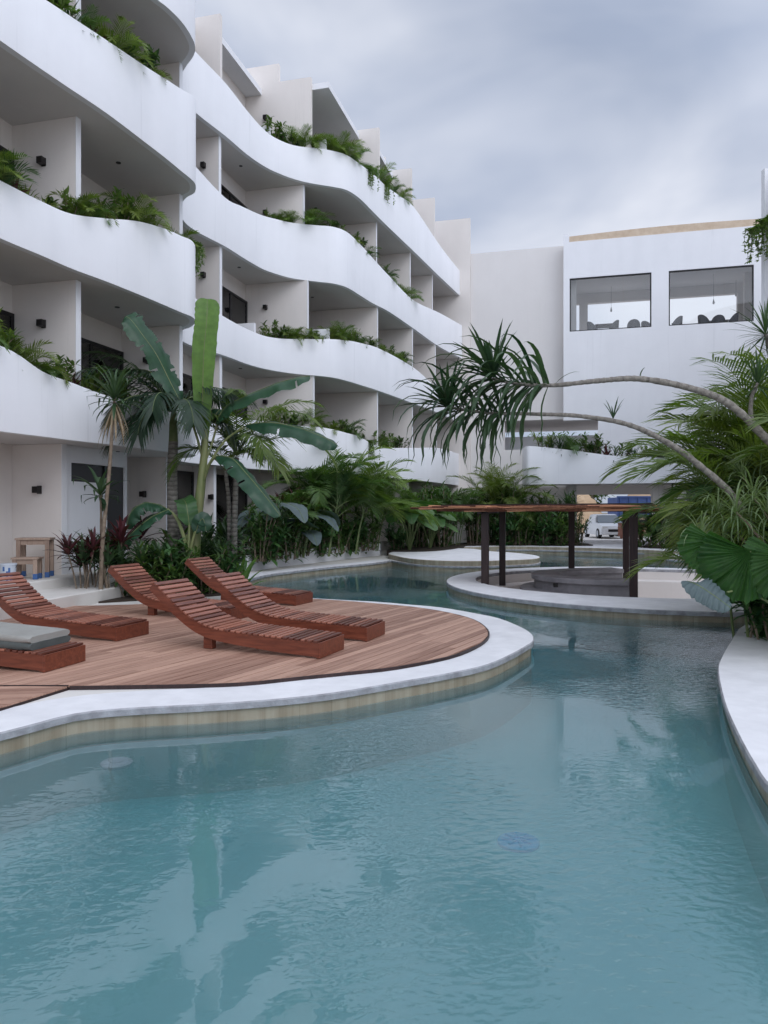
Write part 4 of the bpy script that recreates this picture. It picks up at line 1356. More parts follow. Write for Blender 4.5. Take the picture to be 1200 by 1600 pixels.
tr_ = thing('tipper_truck', 'blue steel tipper truck body standing behind the passage pillar', 'truck', tuple(tp))
mb = MB()
mb.box(tp + V((0, 0, 1.95)), (3.4, 2.2, 1.3), bev=.03)
for j in range(6): mb.box(tp + V((-1.5 + j * .6, -1.13, 1.95)), (.09, .06, 1.25))
mb.box(tp + V((0, -1.14, 2.63)), (3.5, .1, .1)); mb.build('tipper_body', M['blue_steel'], tr_)
mb = MB(); mb.box(tp + V((2.6, 0, 1.6)), (1.5, 2.1, 1.9), bev=.12); mb.build('cab', M['blue_steel'], tr_)
mb = MB(); mb.box(tp + V((.6, 0, 1.0)), (5.0, 1.2, .25)); mb.build('chassis', M['dark_frame'], tr_)
for x in (-1.1, 2.6):
    for y in (-.9, .9):
        mb = MB(); mb.tube([tp + V((x, y - .15, .5)), tp + V((x, y + .15, .5))], .5, 20); mb.build('wheel', M['tyre'], tr_, 40)
bp = V((14.0, 42.4, .30))
mb = MB()
for lv in range(4):
    for j in range(7):
        mb.box(bp + V((-.55 + j * .18 + rng.uniform(-.01, .01), rng.uniform(-.02, .02), .22 + lv * .19)), (.165, .8, .18), None, rng.random(), bev=.008)
for j in (-.45, .45): mb.box(bp + V((j, 0, .06)), (.1, .9, .12))
solo(mb, 'brick_stack', M['brick'], 'stack of red bricks on bearers in the passage before the white car', 'brick stack', tuple(bp))

def mound(name, c, rx, ry, h, label):
    mb = MB(); n, k = 28, 9
    for i in range(k + 1):
        t = i / k
        for j in range(n):
            an = 2 * math.pi * j / n
            r = t ** .8
            w = 1 + .25 * noise.noise(V((math.cos(an) * 1.5, math.sin(an) * 1.5, c[0] + t)))
            mb.v.append((c[0] + rx * r * w * math.cos(an), c[1] + ry * r * w * math.sin(an), c[2] + h * (1 - t ** 1.4) * (1 + .2 * noise.noise(V((j * .5, i * .6, 2)))) - .05))
    for i in range(k):
        for j in range(n):
            mb.face((i * n + j, (i + 1) * n + j, (i + 1) * n + (j + 1) % n, i * n + (j + 1) % n))
    solo(mb, name, M['dirt'], label, 'dirt heap', tuple(c), smooth=60)
mound('dirt_heap', (20.2, 56, Z_LAND), 4.2, 4, 3.9, 'tan heap of excavated dirt seen at the right of the passage')
mound('dirt_heap', (15.2, 60, Z_LAND), 3.0, 3, 3.6, 'smaller tan dirt heap at the left of the passage')

# ================================================================== PLANTS
def perp(d):
    s = d.cross(V((0, 0, 1)))
    if s.length < .05:
        an = rng.uniform(0, 6.28); s = V((math.cos(an), math.sin(an), 0)); s = s - d * s.dot(d)
    return s.normalized()

def leaf(mb, p, d, L, w, droop, segs=4, fold=.3, a=.5, m=0, prof=None, kink=None):
    """strap or lance leaf with a folded midrib, bending down along its length"""
    p = V(p); d = V(d).normalized(); s = perp(d)
    b = len(mb.v)
    for i in range(segs + 1):
        t = i / segs
        ww = w * (prof(t) if prof else (min(1, .45 + t * 2.2) * (1 - t ** 3.0) ** .8 + .02))
        n = s.cross(d)
        mb.v += [tuple(p - s * ww + n * (fold * ww)), tuple(p), tuple(p + s * ww + n * (fold * ww))]
        if i < segs:
            p = p + d * (L / segs)
            k = droop / segs * (1.6 * t + .4)
            if kink and abs(t - kink) < .5 / segs: k += 1.2
            dz = Matrix.Rotation(-k, 3, s) @ d
            if (Matrix.Rotation(k, 3, s) @ d).z < dz.z: dz = Matrix.Rotation(k, 3, s) @ d
            d = dz.normalized()
    for i in range(segs):
        q = b + i * 3
        mb.face((q, q + 1, q + 4, q + 3), a, m); mb.face((q + 1, q + 2, q + 5, q + 4), a, m)

def flat_leaf(mb, p, d, s, L, w, droop, a, m=0):
    """one narrow leaflet, three sections"""
    b = len(mb.v)
    q = p + d * (L * .5) - V((0, 0, droop * L * .12)); e = p + d * (L * .97) - V((0, 0, droop * L * .5))
    mb.v += [tuple(p - s * w * .5), tuple(p + s * w * .5), tuple(q + s * w), tuple(q - s * w), tuple(e + s * w * .12), tuple(e - s * w * .12)]
    mb.face((b, b + 1, b + 2, b + 3), a, m); mb.face((b + 3, b + 2, b + 4, b + 5), a, m)

def pinnate(mb, p, d, L, droop, n, ll, lw, a=.5, ml=0, mr=1, spread=52, vee=.35, ldroop=.6, bare=.18, rw=.011, rg=None):
    """feather frond"""
    rg = rg or rng
    p = V(p); d = V(d).normalized(); s = perp(d)
    K = 14; pts, tan = [], []
    for i in range(K + 1):
        t = i / K
        pts.append(p.copy()); tan.append(d.copy())
        p = p + d * (L / K)
        k = droop / K * (.3 + 1.4 * t)
        d2 = Matrix.Rotation(-k, 3, s) @ d; d3 = Matrix.Rotation(k, 3, s) @ d
        d = (d2 if d2.z < d3.z else d3).normalized()
    mb.tube(pts, [rw * (1 - .8 * i / K) for i in range(K + 1)], 4, .8, mr, caps=False)
    for j in range(n):
        t = bare + (1 - bare) * (j + .5) / n
        f = t * K; i = min(int(f), K - 1); f -= i
        c = pts[i].lerp(pts[i + 1], f); tg = tan[i].lerp(tan[i + 1], f).normalized()
        nn = s.cross(tg)
        if nn.z < 0: nn = -nn
        q = (t - bare) / (1 - bare)
        le = ll * (.55 + 1.0 * math.sin(math.pi * min(1, q * .82 + .14))) * .68
        sp = R(spread * (1 - .45 * q))
        for sg in (-1, 1):
            dd = (tg * math.cos(sp) + s * sg * math.sin(sp) + nn * vee * rg.uniform(.6, 1.3)).normalized()
            ws = (tg - dd * tg.dot(dd)).normalized()
            flat_leaf(mb, c, dd, ws, le * rg.uniform(.88, 1.08), lw, ldroop * rg.uniform(.6, 1.5), min(1, max(0, a + rg.uniform(-.22, .22))), ml)

def az_dir(az, el):
    return V((math.cos(az) * math.cos(el), math.sin(az) * math.cos(el), math.sin(el)))

def rosette(mb, p, n, L, w, el0, el1, droop, segs=4, axis=None, rg=None, m=0, fold=.3, kink=0, base=.03):
    """spiral of strap leaves: youngest upright, oldest hanging"""
    rg = rg or rng
    for i in range(n):
        t = (i + .5) / n
        el = R(el0 + (el1 - el0) * t + rg.uniform(-9, 9)); az = i * 2.39996 + rg.uniform(-.3, .3)
        d = az_dir(az, el)
        if axis is not None:
            d = V((0, 0, 1)).rotation_difference(axis) @ d
        leaf(mb, V(p) + d * base - V((0, 0, .10 * t * L)), d, L * rg.uniform(.75, 1.1) * (.7 + .3 * math.sin(math.pi * min(1, t + .2))), w * rg.uniform(.8, 1.15), droop * rg.uniform(.6, 1.3), segs, fold, min(1, max(0, .75 - .5 * t + rg.uniform(-.2, .2))), m,
             kink=(rg.uniform(.4, .7) if rg.random() < kink else None))

def blade(mb, pts, wmax, hint, prof, nseg=22, nv=4, fold=.15, wav=.0, freq=20, curl=0.0, tear=0.0, a=.5, m=0, rib=None, rg=None):
    """broad leaf along a path; hint = the way its upper face looks"""
    rg = rg or rng
    P = catmull([tuple(p) for p in pts], max(2, nseg // (len(pts) - 1)))
    P = [V(p) for p in P]; N = len(P) - 1
    b = len(mb.v); hint = V(hint).normalized(); k = 2 * nv + 1
    jit = [[1 + tear * (noise.noise(V((i_ * .45, sd_ * 9.1, wmax * 50))) * .9 + rg.uniform(-.45, .1)) for i_ in range(N + 1)] for sd_ in (0, 1)]
    for i, c in enumerate(P):
        t = i / N
        tg = (P[min(i + 1, N)] - P[max(i - 1, 0)]).normalized()
        s = tg.cross(hint)
        if s.length < .05: s = perp(tg)
        s.normalize(); nn = s.cross(tg)
        w = wmax * prof(t)
        for j in range(-nv, nv + 1):
            f = j / nv
            wj = w * jit[0 if f < 0 else 1][i] if abs(f) > .9 else w
            h = fold * abs(f) * w - curl * f * f * w + wav * math.sin(freq * (t * 6.28 - abs(f) * .35)) * abs(f) ** .5 * (1 if w > .02 else 0)
            mb.v.append(tuple(c + s * (f * wj) + nn * h))
    split = {(sd, i) for sd in (0, 1) for i in range(2, N - 1) if rg.random() < (tear * .3 if curl > .25 else 0)}
    for i in range(N):
        for j in range(k - 1):
            q = b + i * k + j
            e = min(j, k - 2 - j)
            if wmax < .31 and nv <= 5 and e < nv - 2 and (0 if j < nv else 1, i) in split: continue
            mb.face((q, q + 1, q + k + 1, q + k), a + .12 * ((i // 2) % 2) - .06, m)
    if rib is not None:
        mb.tube([p for p in P], [wmax * .032 * (1 - .75 * i / N) + .002 for i in range(N + 1)], 5, .9, rib, caps=False)
def prof_banana(t): return max(.03, min(1, (t * 4.2) ** .65)) * (math.sqrt(max(.01, 1 - ((t - .72) / .285) ** 2)) if t > .72 else 1)
def prof_ear(t): return max(.02, math.sin(math.pi * min(1, .12 + t * .88)) ** .75)
def prof_round(t): return max(.03, math.sqrt(max(0, 1 - (2 * t - 1) ** 2)))

# ---------------------------------------------------------------- prototypes of repeated plants
def mk_areca(name, seed, h, nst, nf, L, ll, lw, mats, cat='palm', stemr=.022):
    def make():
        rg = random.Random(seed)
        t = thing(name, name, cat)
        ms, mf = MB(), MB()
        for i in range(nst):
            an = i * 2.4 + rg.uniform(-.4, .4); r = .05 + .17 * rg.random() * (h / 2)
            b = V((math.cos(an) * r, math.sin(an) * r, 0))
            lean = V((math.cos(an), math.sin(an), 0)) * rg.uniform(.08, .28) * h * .5
            sh = h * rg.uniform(.28, .5)
            top = b + lean * .6 + V((0, 0, sh))
            ms.tube([b - V((0, 0, .08)), b + lean * .25 + V((0, 0, sh * .5)), top], [stemr, stemr * .85, stemr * .7], 6, rg.random())
            for k in range(nf):
                az = an + k * 2.4 + rg.uniform(-.5, .5)
                el = R(rg.uniform(52, 82) if k < nf * .6 else rg.uniform(25, 50))
                pinnate(mf, top + V((0, 0, -.03 * k)), az_dir(az, el), L * rg.uniform(.75, 1.1), R(rg.uniform(60, 115)), 34, ll, lw * .85, rg.uniform(.2, .85), rg=rg, rw=.010)
        ms.build('stems', mats[1], t, 60)
        mf.build('fronds', [mats[0], mats[1]], t)
        return t
    return Proto(make)

def mk_fern(name, seed, nf, L, mats, cat='plant', red=False):
    def make():
        rg = random.Random(seed); mf = MB()
        for k in range(nf):
            el = R(rg.uniform(38, 86)); az = k * 2.4 + rg.uniform(-.4, .4)
            o = V((rg.uniform(-.08, .08), rg.uniform(-.08, .08), 0))
            pinnate(mf, o, az_dir(az, el), L * rg.uniform(.6, 1.1), R(rg.uniform(70, 140)), 20, L * .34, .0085, rg.uniform(.15, .9), rg=rg, bare=.12, rw=.006, ldroop=.4)
        return tag(mf.build(name, mats), name, cat)
    return Proto(make)

def mk_shrub(name, seed, nst, h, wd, nl, ll, lw, mats, cat='shrub', hang=0.0):
    """bushy plant: branching stems, leaves in whorls through the volume with gaps"""
    def make():
        rg = random.Random(seed)
        t = thing(name, name, cat)
        ms, mf = MB(), MB()
        for i in range(nst):
            an = rg.uniform(0, 6.28); r = rg.random() ** .5 * wd * .35
            b = V((math.cos(an) * r, math.sin(an) * r, -.04))
            tip = V((math.cos(an) * wd * rg.uniform(.35, 1), math.sin(an) * wd * rg.uniform(.35, 1), h * rg.uniform(.45, 1.05)))
            mid = b.lerp(tip, .5) + V((rg.uniform(-.1, .1) * wd, rg.uniform(-.1, .1) * wd, h * .12))
            path = [V(p) for p in catmull([tuple(b), tuple(mid), tuple(tip)], 4)]
            ms.tube(path, [.012 * (1 - .6 * j / (len(path) - 1)) * (h + .4) for j in range(len(path))], 5, rg.random())
            tone = rg.uniform(.1, .9)
            for k in range(nl):
                f = .04 + .96 * rg.random() ** .8
                q = path[min(len(path) - 1, int(f * (len(path) - 1) + .5))] + V((rg.gauss(0, .05), rg.gauss(0, .05), rg.gauss(0, .05))) * wd
                d = az_dir(rg.uniform(0, 6.28), R(rg.uniform(-25 - 50 * hang, 65)))
                leaf(mf, q, d, ll * rg.uniform(.6, 1.15), lw * rg.uniform(.7, 1.1), R(rg.uniform(10, 70)), 3, .25, min(1, max(0, tone + rg.uniform(-.25, .25))), 0)
        ms.build('stems', M['stem_brown'], t)
        mf.build('foliage', mats, t)
        return t
    return Proto(make)

def mk_rosette(name, seed, n, L, w, mats, cat='plant', el=(85, -5), droop=60, stems=1, hst=.0, kink=0.0):
    def make():
        rg = random.Random(seed)
        if hst <= 0:
            mf = MB(); rosette(mf, (0, 0, .02), n, L, w, el[0], el[1], R(droop), 4, rg=rg, kink=kink)
            return tag(mf.build(name, mats), name, cat)
        t = thing(name, name, cat); ms, mf = MB(), MB()
        for i in range(stems):
            an = i * 2.3 + rg.uniform(-.3, .3); hh = hst * rg.uniform(.6, 1.05)
            o = V((math.cos(an), math.sin(an), 0)) * (.05 if stems > 1 else 0)
            tip = o + V((math.cos(an), math.sin(an), 0)) * hh * (.22 if stems > 1 else .05) + V((0, 0, hh))
            ms.tube([o - V((0, 0, .06)), o.lerp(tip, .5) + V((0, 0, hh * .06)), tip], [.016, .014, .012], 6, rg.random())
            rosette(mf, tip, n, L, w, el[0], el[1], R(droop), 4, rg=rg, kink=kink)
        ms.build('stems', M['stem_brown'], t, 60)
        mf.build('leaves', mats, t)
        return t
    return Proto(make)

def mk_vine(name, seed, n, L, mats):
    def make():
        rg = random.Random(seed); mf = MB()
        for i in range(n):
            az = rg.uniform(-1.2, 1.2); o = V((rg.uniform(-.25, .25), rg.uniform(-.1, .1), .02))
            l = L * rg.uniform(.4, 1.1)
            pts = [o, o + V((.0, -.14, .07)) + V((math.sin(az) * .05, 0, 0)), o + V((math.sin(az) * .12, -.22, -.05)), o + V((math.sin(az) * .16 + rg.uniform(-.05, .05), -.235, -l))]
            P = [V(p) for p in catmull([tuple(p) for p in pts], 5)]
            mf.tube(P, .004, 4, .3, 1, caps=False)
            for q in P[2:]:
                for _ in range(3):
                    leaf(mf, q, az_dir(rg.uniform(0, 6.28), R(rg.uniform(-60, 30))), rg.uniform(.05, .10), rg.uniform(.016, .028), R(40), 2, .2, rg.random(), 0)
        return tag(mf.build(name, mats), name, 'trailing plant')
    return Proto(make)

def mk_ears(name, seed, n, h, L, w, mats):
    """elephant ear: stalks from the ground, each with a broad drooping heart blade"""
    def make():
        rg = random.Random(seed); t = thing(name, name, 'plant'); ms, mf = MB(), MB()
        for i in range(n):
            az = i * 2.4 + rg.uniform(-.4, .4); hh = h * rg.uniform(.5, 1.0); out = rg.uniform(.2, .55) * h
            d = V((math.cos(az), math.sin(az), 0))
            top = d * out + V((0, 0, hh))
            ms.tube([V((0, 0, -.05)), d * out * .35 + V((0, 0, hh * .6)), top], [.022, .017, .011], 6, rg.random())
            l = L * rg.uniform(.7, 1.1); up = rg.uniform(.15, .7)
            pts = [top - d * l * .22 + V((0, 0, .05)), top + d * l * .1 + V((0, 0, .05 * up)), top + d * l * .45 + V((0, 0, .02 - .15 * l)), top + d * l * .72 + V((0, 0, -.45 * l * (1.2 - up)))]
            blade(mf, pts, w * rg.uniform(.75, 1.1), d * .35 + V((0, 0, 1)), lambda t_: max(.03, math.sin(math.pi * (t_ * .93 + .07)) ** .6 * (1.1 - .4 * t_)), 12, 3, .12, .008, 4, .1, 0.03, rg.uniform(.2, .9), 0, 1, rg)
        ms.build('stalks', M['stem_green'], t, 60); mf.build('leaves', mats, t, 50)
        return t
    return Proto(make)

A_TALL = mk_areca('areca_palm', 11, 3.1, 6, 5, 1.65, .52, .017, (M['leaf_areca'], M['stem_green']))
A_TALL2 = mk_areca('areca_palm', 12, 3.0, 7, 5, 1.5, .50, .016, (M['leaf_areca_dark'], M['stem_green']))
A_MID = mk_areca('areca_palm', 13, 2.1, 6, 5, 1.2, .40, .014, (M['leaf_areca_dark'], M['stem_green']))
A_BRIGHT = mk_areca('areca_palm', 14, 3.3, 8, 7, 1.8, .54, .0135, (M['leaf_yellow'], M['stem_green']))
FERN1 = mk_fern('fern', 21, 22, .85, [M['leaf_areca'], M['stem_green']])
FERN2 = mk_fern('fern', 22, 20, .75, [M['leaf_areca_dark'], M['stem_green']])
FERN3 = mk_fern('fern', 23, 18, .70, [M['leaf_yellow'], M['stem_green']])
BUSH1 = mk_shrub('leafy_bush', 31, 9, .62, .42, 26, .16, .030, [M['leaf_shrub']])
BUSH2 = mk_shrub('leafy_bush', 32, 8, .50, .40, 26, .20, .020, [M['leaf_areca']])
REDB = mk_rosette('red_cordyline', 33, 22, .38, .022, [M['leaf_red']], droop=70)
SPIKE = mk_rosette('strap_leaf_plant', 34, 30, .50, .017, [M['leaf_strap']], droop=80)
SPIKE2 = mk_rosette('strap_leaf_plant', 35, 26, .52, .020, [M['leaf_yellow']], droop=85)
VINE = mk_vine('trailing_vine', 36, 16, .65, [M['leaf_areca'], M['stem_green']])
LOW = mk_shrub('ground_shrub', 41, 12, .85, .60, 30, .26, .045, [M['leaf_broad']])
LOW2 = mk_shrub('ground_shrub', 42, 13, .80, .60, 34, .22, .030, [M['leaf_shrub']])
TALLS = mk_shrub('tall_shrub', 43, 20, 2.1, .85, 52, .30, .034, [M['leaf_shrub']])
TALLS2 = mk_shrub('tall_shrub', 44, 18, 1.9, .80, 50, .34, .028, [M['leaf_areca_dark']])
CORD = mk_rosette('red_cordyline', 45, 20, .52, .034, [M['leaf_red']], stems=4, hst=.95, droop=65)
CORDG = mk_rosette('green_cordyline', 46, 22, .55, .034, [M['leaf_strap']], stems=4, hst=.85, droop=70)
EARS = mk_ears('elephant_ear', 47, 9, 1.35, .85, .30, [M['leaf_broad'], M['stem_green']])
EARS2 = mk_ears('elephant_ear', 48, 8, 1.1, .75, .27, [M['leaf_grey'], M['stem_green']])
PALE = mk_rosette('pale_strap_plant', 49, 34, .62, .017, [M['leaf_pale']], stems=3, hst=.55, droop=75)
DRAC = mk_rosette('dracaena', 50, 48, .62, .022, [M['leaf_strap']], stems=1, hst=1.7, droop=45, el=(88, -35))

# ---------------------------------------------------------------- greenery in the balcony planters
names_k = {1: 'lowest', 2: 'second', 3: 'third', 4: 'top'}
words = {'fern': 'arching fern', 'bush': 'small leafy bush', 'red': 'dark red strap plant', 'spike': 'spiky strap-leaved plant', 'vine': 'trailing vine', 'gold': 'yellow-green fern'}
ordw = ['first', 'second', 'third', 'fourth', 'fifth', 'sixth', 'seventh', 'eighth', 'ninth', 'tenth', 'eleventh', 'twelfth', 'thirteenth', 'fourteenth', 'fifteenth', 'sixteenth', 'seventeenth', 'eighteenth']
pr = random.Random(5)
def row(k, pxs, after, kinds, sc, place):
    for i, px in enumerate(pxs):
        kd = kinds[i % len(kinds)]
        j = idx_at(k, px, after)
        x, y, h = CURVE[k][j]; nx, ny = normals2(CURVE[k])[j]
        z = ZC[k] + h - .10
        off = .36 if kd != 'vine' else .16
        P = {'fern': pr.choice((FERN1, FERN2, BUSH1)), 'bush': pr.choice((BUSH1, BUSH2)), 'red': REDB, 'spike': pr.choice((SPIKE, SPIKE2)), 'vine': VINE, 'gold': FERN3}[kd]
        if P is BUSH1: kd = 'bush'
        rz = pr.uniform(0, 6.28) if kd != 'vine' else math.atan2(ny, nx) + math.pi / 2
        P.put((x - nx * off, y - ny * off, z + (.10 if kd == 'vine' else 0)), rz, sc * (1.15 if after < 10 else 1.0) * pr.uniform(.7, 1.2) if kd != 'vine' else 1.0,
              f'{words[kd]} on the {names_k[k]} parapet, {place}, {ordw[i]} from left', f'planter greenery on the {names_k[k]} parapet, {place}')
row(3, [92, 112, 132, 152, 172, 190, 206, 222, 238, 252, 266, 280, 290], 0, ['bush', 'fern', 'spike', 'fern', 'red', 'gold', 'bush', 'spike', 'fern', 'gold', 'red', 'bush', 'spike'], 1.0, 'near bulge')
row(2, [-30, 4, 26, 48, 72, 96, 120, 142, 164, 186, 206, 226, 244, 262, 278, 301, 305], 0, ['fern', 'gold', 'fern', 'red', 'spike', 'spike', 'bush', 'gold', 'fern', 'red', 'fern', 'gold', 'bush', 'spike', 'fern', 'gold', 'vine'], 1.0, 'near bulge')
row(1, [-28, 2, 22, 40, 60, 82, 100, 118, 136, 154, 172, 190, 208], 0, ['fern', 'fern', 'bush', 'spike', 'gold', 'fern', 'spike', 'fern', 'red', 'bush', 'spike', 'fern', 'bush'], 1.0, 'near bulge')
row(4, [436, 450, 464, 478, 491], 20, ['fern', 'fern', 'bush', 'fern', 'gold'], 1.3, 'far bend left')
row(4, [526, 540, 553, 566, 578, 590, 601, 603, 614, 626, 637, 646], 20, ['gold', 'fern', 'bush', 'fern', 'vine', 'bush', 'fern', 'vine', 'bush', 'fern', 'gold', 'bush'], 1.1, 'far bend right')
row(3, [432, 446, 460, 474, 488], 20, ['bush', 'fern', 'fern', 'bush', 'fern'], 1.0, 'far bend left')
row(3, [536, 548, 560, 572, 584, 596, 606, 616, 626, 636, 644], 20, ['fern', 'bush', 'gold', 'bush', 'fern', 'spike', 'bush', 'fern', 'bush', 'gold', 'fern'], 1.0, 'far bend right')
row(2, [420, 438, 452, 466, 480, 490], 20, ['bush', 'bush', 'gold', 'fern', 'gold', 'fern'], 1.1, 'far bend left')
row(2, [528, 540, 552, 564, 576, 588, 600, 612, 624, 634, 643], 20, ['gold', 'fern', 'bush', 'bush', 'fern', 'bush', 'gold', 'bush', 'fern', 'bush', 'fern'], 1.1, 'far bend right')
row(1, [440, 456, 470, 484, 498], 20, ['bush', 'fern', 'bush', 'fern', 'gold'], 1.2, 'far bend left')
row(1, [530, 543, 556, 569, 582, 595, 608, 620, 632, 643], 20, ['gold', 'bush', 'fern', 'bush', 'vine', 'bush', 'fern', 'bush', 'bush', 'fern'], 1.1, 'far bend right')
# row on the end building's balcony
bn = normals2(BAL)
for i, (px, P, w) in enumerate([(848, BUSH2, 'small leafy bush'), (862, SPIKE, 'spiky strap-leaved plant'), (878, SPIKE, 'spiky strap-leaved plant'), (890, FERN2, 'dark arching fern'), (908, BUSH1, 'dark leafy bush'), (920, BUSH1, 'dark leafy bush'),
                                (938, BUSH1, 'dark leafy bush'), (950, REDB, 'dark red strap plant'), (962, SPIKE, 'spiky strap-leaved plant'), (975, BUSH1, 'dark leafy bush'), (989, SPIKE, 'spiky strap-leaved plant'), (1003, BUSH2, 'small leafy bush'), (1018, BUSH1, 'dark leafy bush'), (1034, FERN2, 'dark arching fern')]):
    j = min(range(len(BAL)), key=lambda q: abs(600 + BAL[q][0] / BAL[q][1] * FPX - px) if q > 4 else 1e9)
    x, y, h = BAL[j]; nx, ny = bn[j]
    P.put((x - nx * .4, y - ny * .4, 3.08 + h - .15), pr.uniform(0, 6.28), pr.uniform(1.3, 1.9), f'{w} along the end building\'s balcony, {ordw[i]} from left', 'plants along the end building balcony')
q = at(932, 362, 37.5)
BUSH1.put((q.x, q.y, 14.5), 1.0, 1.5, 'round green bush showing over the tan roof edge of the end building', 'roof bush')
for i, (dx, dy, dz) in enumerate(((0, 0, 0), (.1, -.5, .1))):
    VINE.put((12.38 + dx, 24.35 + dy, 10.95 + dz), R(-70), 1.6, f'vine hanging over the parapet at the right photo edge, {("rear", "front")[i]} one', 'vines on the right wing')
    BUSH2.put((12.62 + dx, 24.3 + dy, 10.9), i, 1.3, f'bush above the vine at the right photo edge, {("rear", "front")[i]} one', 'bushes on the right wing')

# ---------------------------------------------------------------- bed between deck and near wing
def hero_stem(mb, pts, rads, n=10, a=.5, m=0, jit=0.0, sub=6):
    P = catmull([tuple(p) for p in pts], sub); k = len(P) - 1
    rr = [(rads[0] + (rads[1] - rads[0]) * i / k) * (1 + rng.uniform(-jit, jit)) for i in range(k + 1)]
    mb.tube(P, rr, n, [.5 + .5 * (1 if i % 3 else -1) * rng.uniform(.1, .9) for i in range(len(P))] if jit else a, m)
    return [V(p) for p in P]

# tall thin dracaena with hanging dead leaves
b0 = (-5.13, 13.55, .19)
t = thing('dracaena', 'tall thin leaning dracaena with dead brown leaves under its crown, left of the deck', 'dracaena', b0)
mb = MB(); P = hero_stem(mb, [V(b0) - V((0, 0, .05)), at(160, 850, 13.6), at(170, 745, 13.7), at(176, 660, 13.75), at(179, 622, 13.75)], (.042, .024))
mb.build('trunk', M['stem_brown'], t, 60)
mb = MB(); rosette(mb, P[-1], 46, .85, .030, 86, -25, R(75), 5, kink=.2); mb.build('crown', M['leaf_strap'], t)
mb = MB()
for i in range(14):
    leaf(mb, P[-1] - V((0, 0, .05 + .012 * i)), az_dir(i * 2.4, R(-62)), rng.uniform(.5, .85), .020, R(25), 4, .5, rng.random())
mb.build('dead_leaves', M['leaf_dead'], t)
# smaller dracaena with broad bent leaves
b0 = (-5.05, 13.75, .19)
t = thing('dracaena', 'small dracaena with broad bent leaves in front of the white screen wall', 'dracaena', b0)
mb = MB(); P = hero_stem(mb, [V(b0) - V((0, 0, .05)), at(159, 850, 13.75), at(158, 800, 13.75), at(157, 772, 13.75)], (.026, .018)); mb.build('trunk', M['stem_brown'], t, 60)
mb = MB(); rosette(mb, P[-1], 20, .66, .042, 80, -20, R(60), 6, kink=.5); mb.build('crown', M['leaf_strap'], t)

# grey trunk palm with dark drooping crown
b0 = (at(270, 0, 15.9).x, 15.9, .19)
t = thing('palm_tree', 'ringed grey trunk palm with a dark drooping crown beside the banana', 'palm tree', b0)
mb = MB(); P = hero_stem(mb, [V(b0) - V((0, 0, .05)), at(270, 830, 15.9), at(269, 740, 15.9), at(271, 690, 15.9)], (.125, .098), 16); mb.build('trunk', M['trunk_grey'], t, 60)
mb = MB(); mb.tube([P[-1], P[-1] + V((0, 0, .4)), P[-1] + V((.02, 0, .75))], [.10, .085, .04], 12); mb.build('crownshaft', M['stem_green'], t, 60)
top = P[-1] + V((0, 0, .65)); mb = MB()
for az, el, L, dr in ((185, 34, 2.7, 62), (203, 14, 2.5, 62), (168, 24, 2.4, 70), (192, 58, 2.3, 80), (225, 42, 2.3, 85), (240, 25, 1.8, 110), (270, 30, 1.7, 120), (300, 20, 1.8, 110), (330, 35, 1.8, 90), (20, 40, 1.8, 90), (60, 40, 1.8, 90), (110, 45, 1.8, 90), (140, 60, 1.8, 70), (255, 5, 1.6, 95), (215, 0, 1.6, 90), (345, 5, 1.7, 90), (230, 55, 1.7, 100)):
    pinnate(mb, top, az_dir(R(az), R(el)), L, R(dr), 34, .62, .022, rng.uniform(.1, .8), vee=.15, ldroop=.9, bare=.14, rw=.02)
mb.build('crown', [M['leaf_palm'], M['stem_green']], t)

# the banana plant
b0 = (at(300, 0, 15.2).x, 15.2, .19)
t = thing('banana_plant', 'banana plant with one upright bright green leaf and dark arching leaves', 'banana plant', b0)
mb = MB(); P = hero_stem(mb, [V(b0) - V((0, 0, .05)), at(306, 830, 15.2), at(314, 760, 15.2), at(320, 700, 15.2), at(322, 670, 15.2)], (.135, .045), 14); mb.build('trunk', M['stem_banana'], t, 60)
BY = 15.2
def prof_young(t): return max(.05, min(1, .18 + 1.35 * t ** .8)) * (math.sqrt(max(.02, 1 - ((t - .84) / .165) ** 2)) if t > .84 else 1) * (1 + .05 * math.sin(t * 7))
def banana_leaf(name, stalk, pts, w, hint, m, **kw):
    mb = MB()
    mb.tube([V(p) for p in catmull([tuple(q) for q in stalk], 5)], [.03 - .0012 * i for i in range(5 * (len(stalk) - 1) + 1)], 7, .5, 1)
    kw['nseg'] = kw['nseg'] * 2
    blade(mb, pts, w, hint, kw.pop('prof', prof_banana), rib=1, **kw)
    mb.build(name, [m, M['stem_banana']], t, 50)
banana_leaf('young_leaf', [at(322, 705, BY), at(321, 685, BY)], [at(321, 688, BY), at(317, 640, BY - .05), at(318, 560, BY - .12), at(323, 500, BY - .1), at(324, 467, BY)], .25, V((.30, -1, .1)), M['leaf_banana_young'], nseg=36, nv=5, fold=.34, wav=.006, freq=9, curl=.12, tear=.05, prof=prof_young)
banana_leaf('leaf', [at(318, 720, BY), at(300, 660, BY + .1), at(282, 630, BY + .1)], [at(284, 632, BY), at(266, 597, BY - .1), at(245, 555, BY - .2), at(224, 525, BY - .3), at(205, 500, BY - .3), at(196, 494, BY - .3)], .27, V((.55, -.8, .5)), M['leaf_banana'], nseg=30, fold=.25, wav=.03, freq=3, curl=.35, tear=.25)
banana_leaf('leaf', [at(321, 720, BY), at(332, 690, BY + .1), at(340, 660, BY + .1)], [at(336, 662, BY), at(355, 634, BY - .1), at(400, 612, BY - .2), at(445, 595, BY - .3), at(484, 587, BY - .3)], .30, V((.1, -.45, 1)), M['leaf_banana'], nseg=34, fold=.05, wav=.022, freq=5, curl=.45, tear=.16)
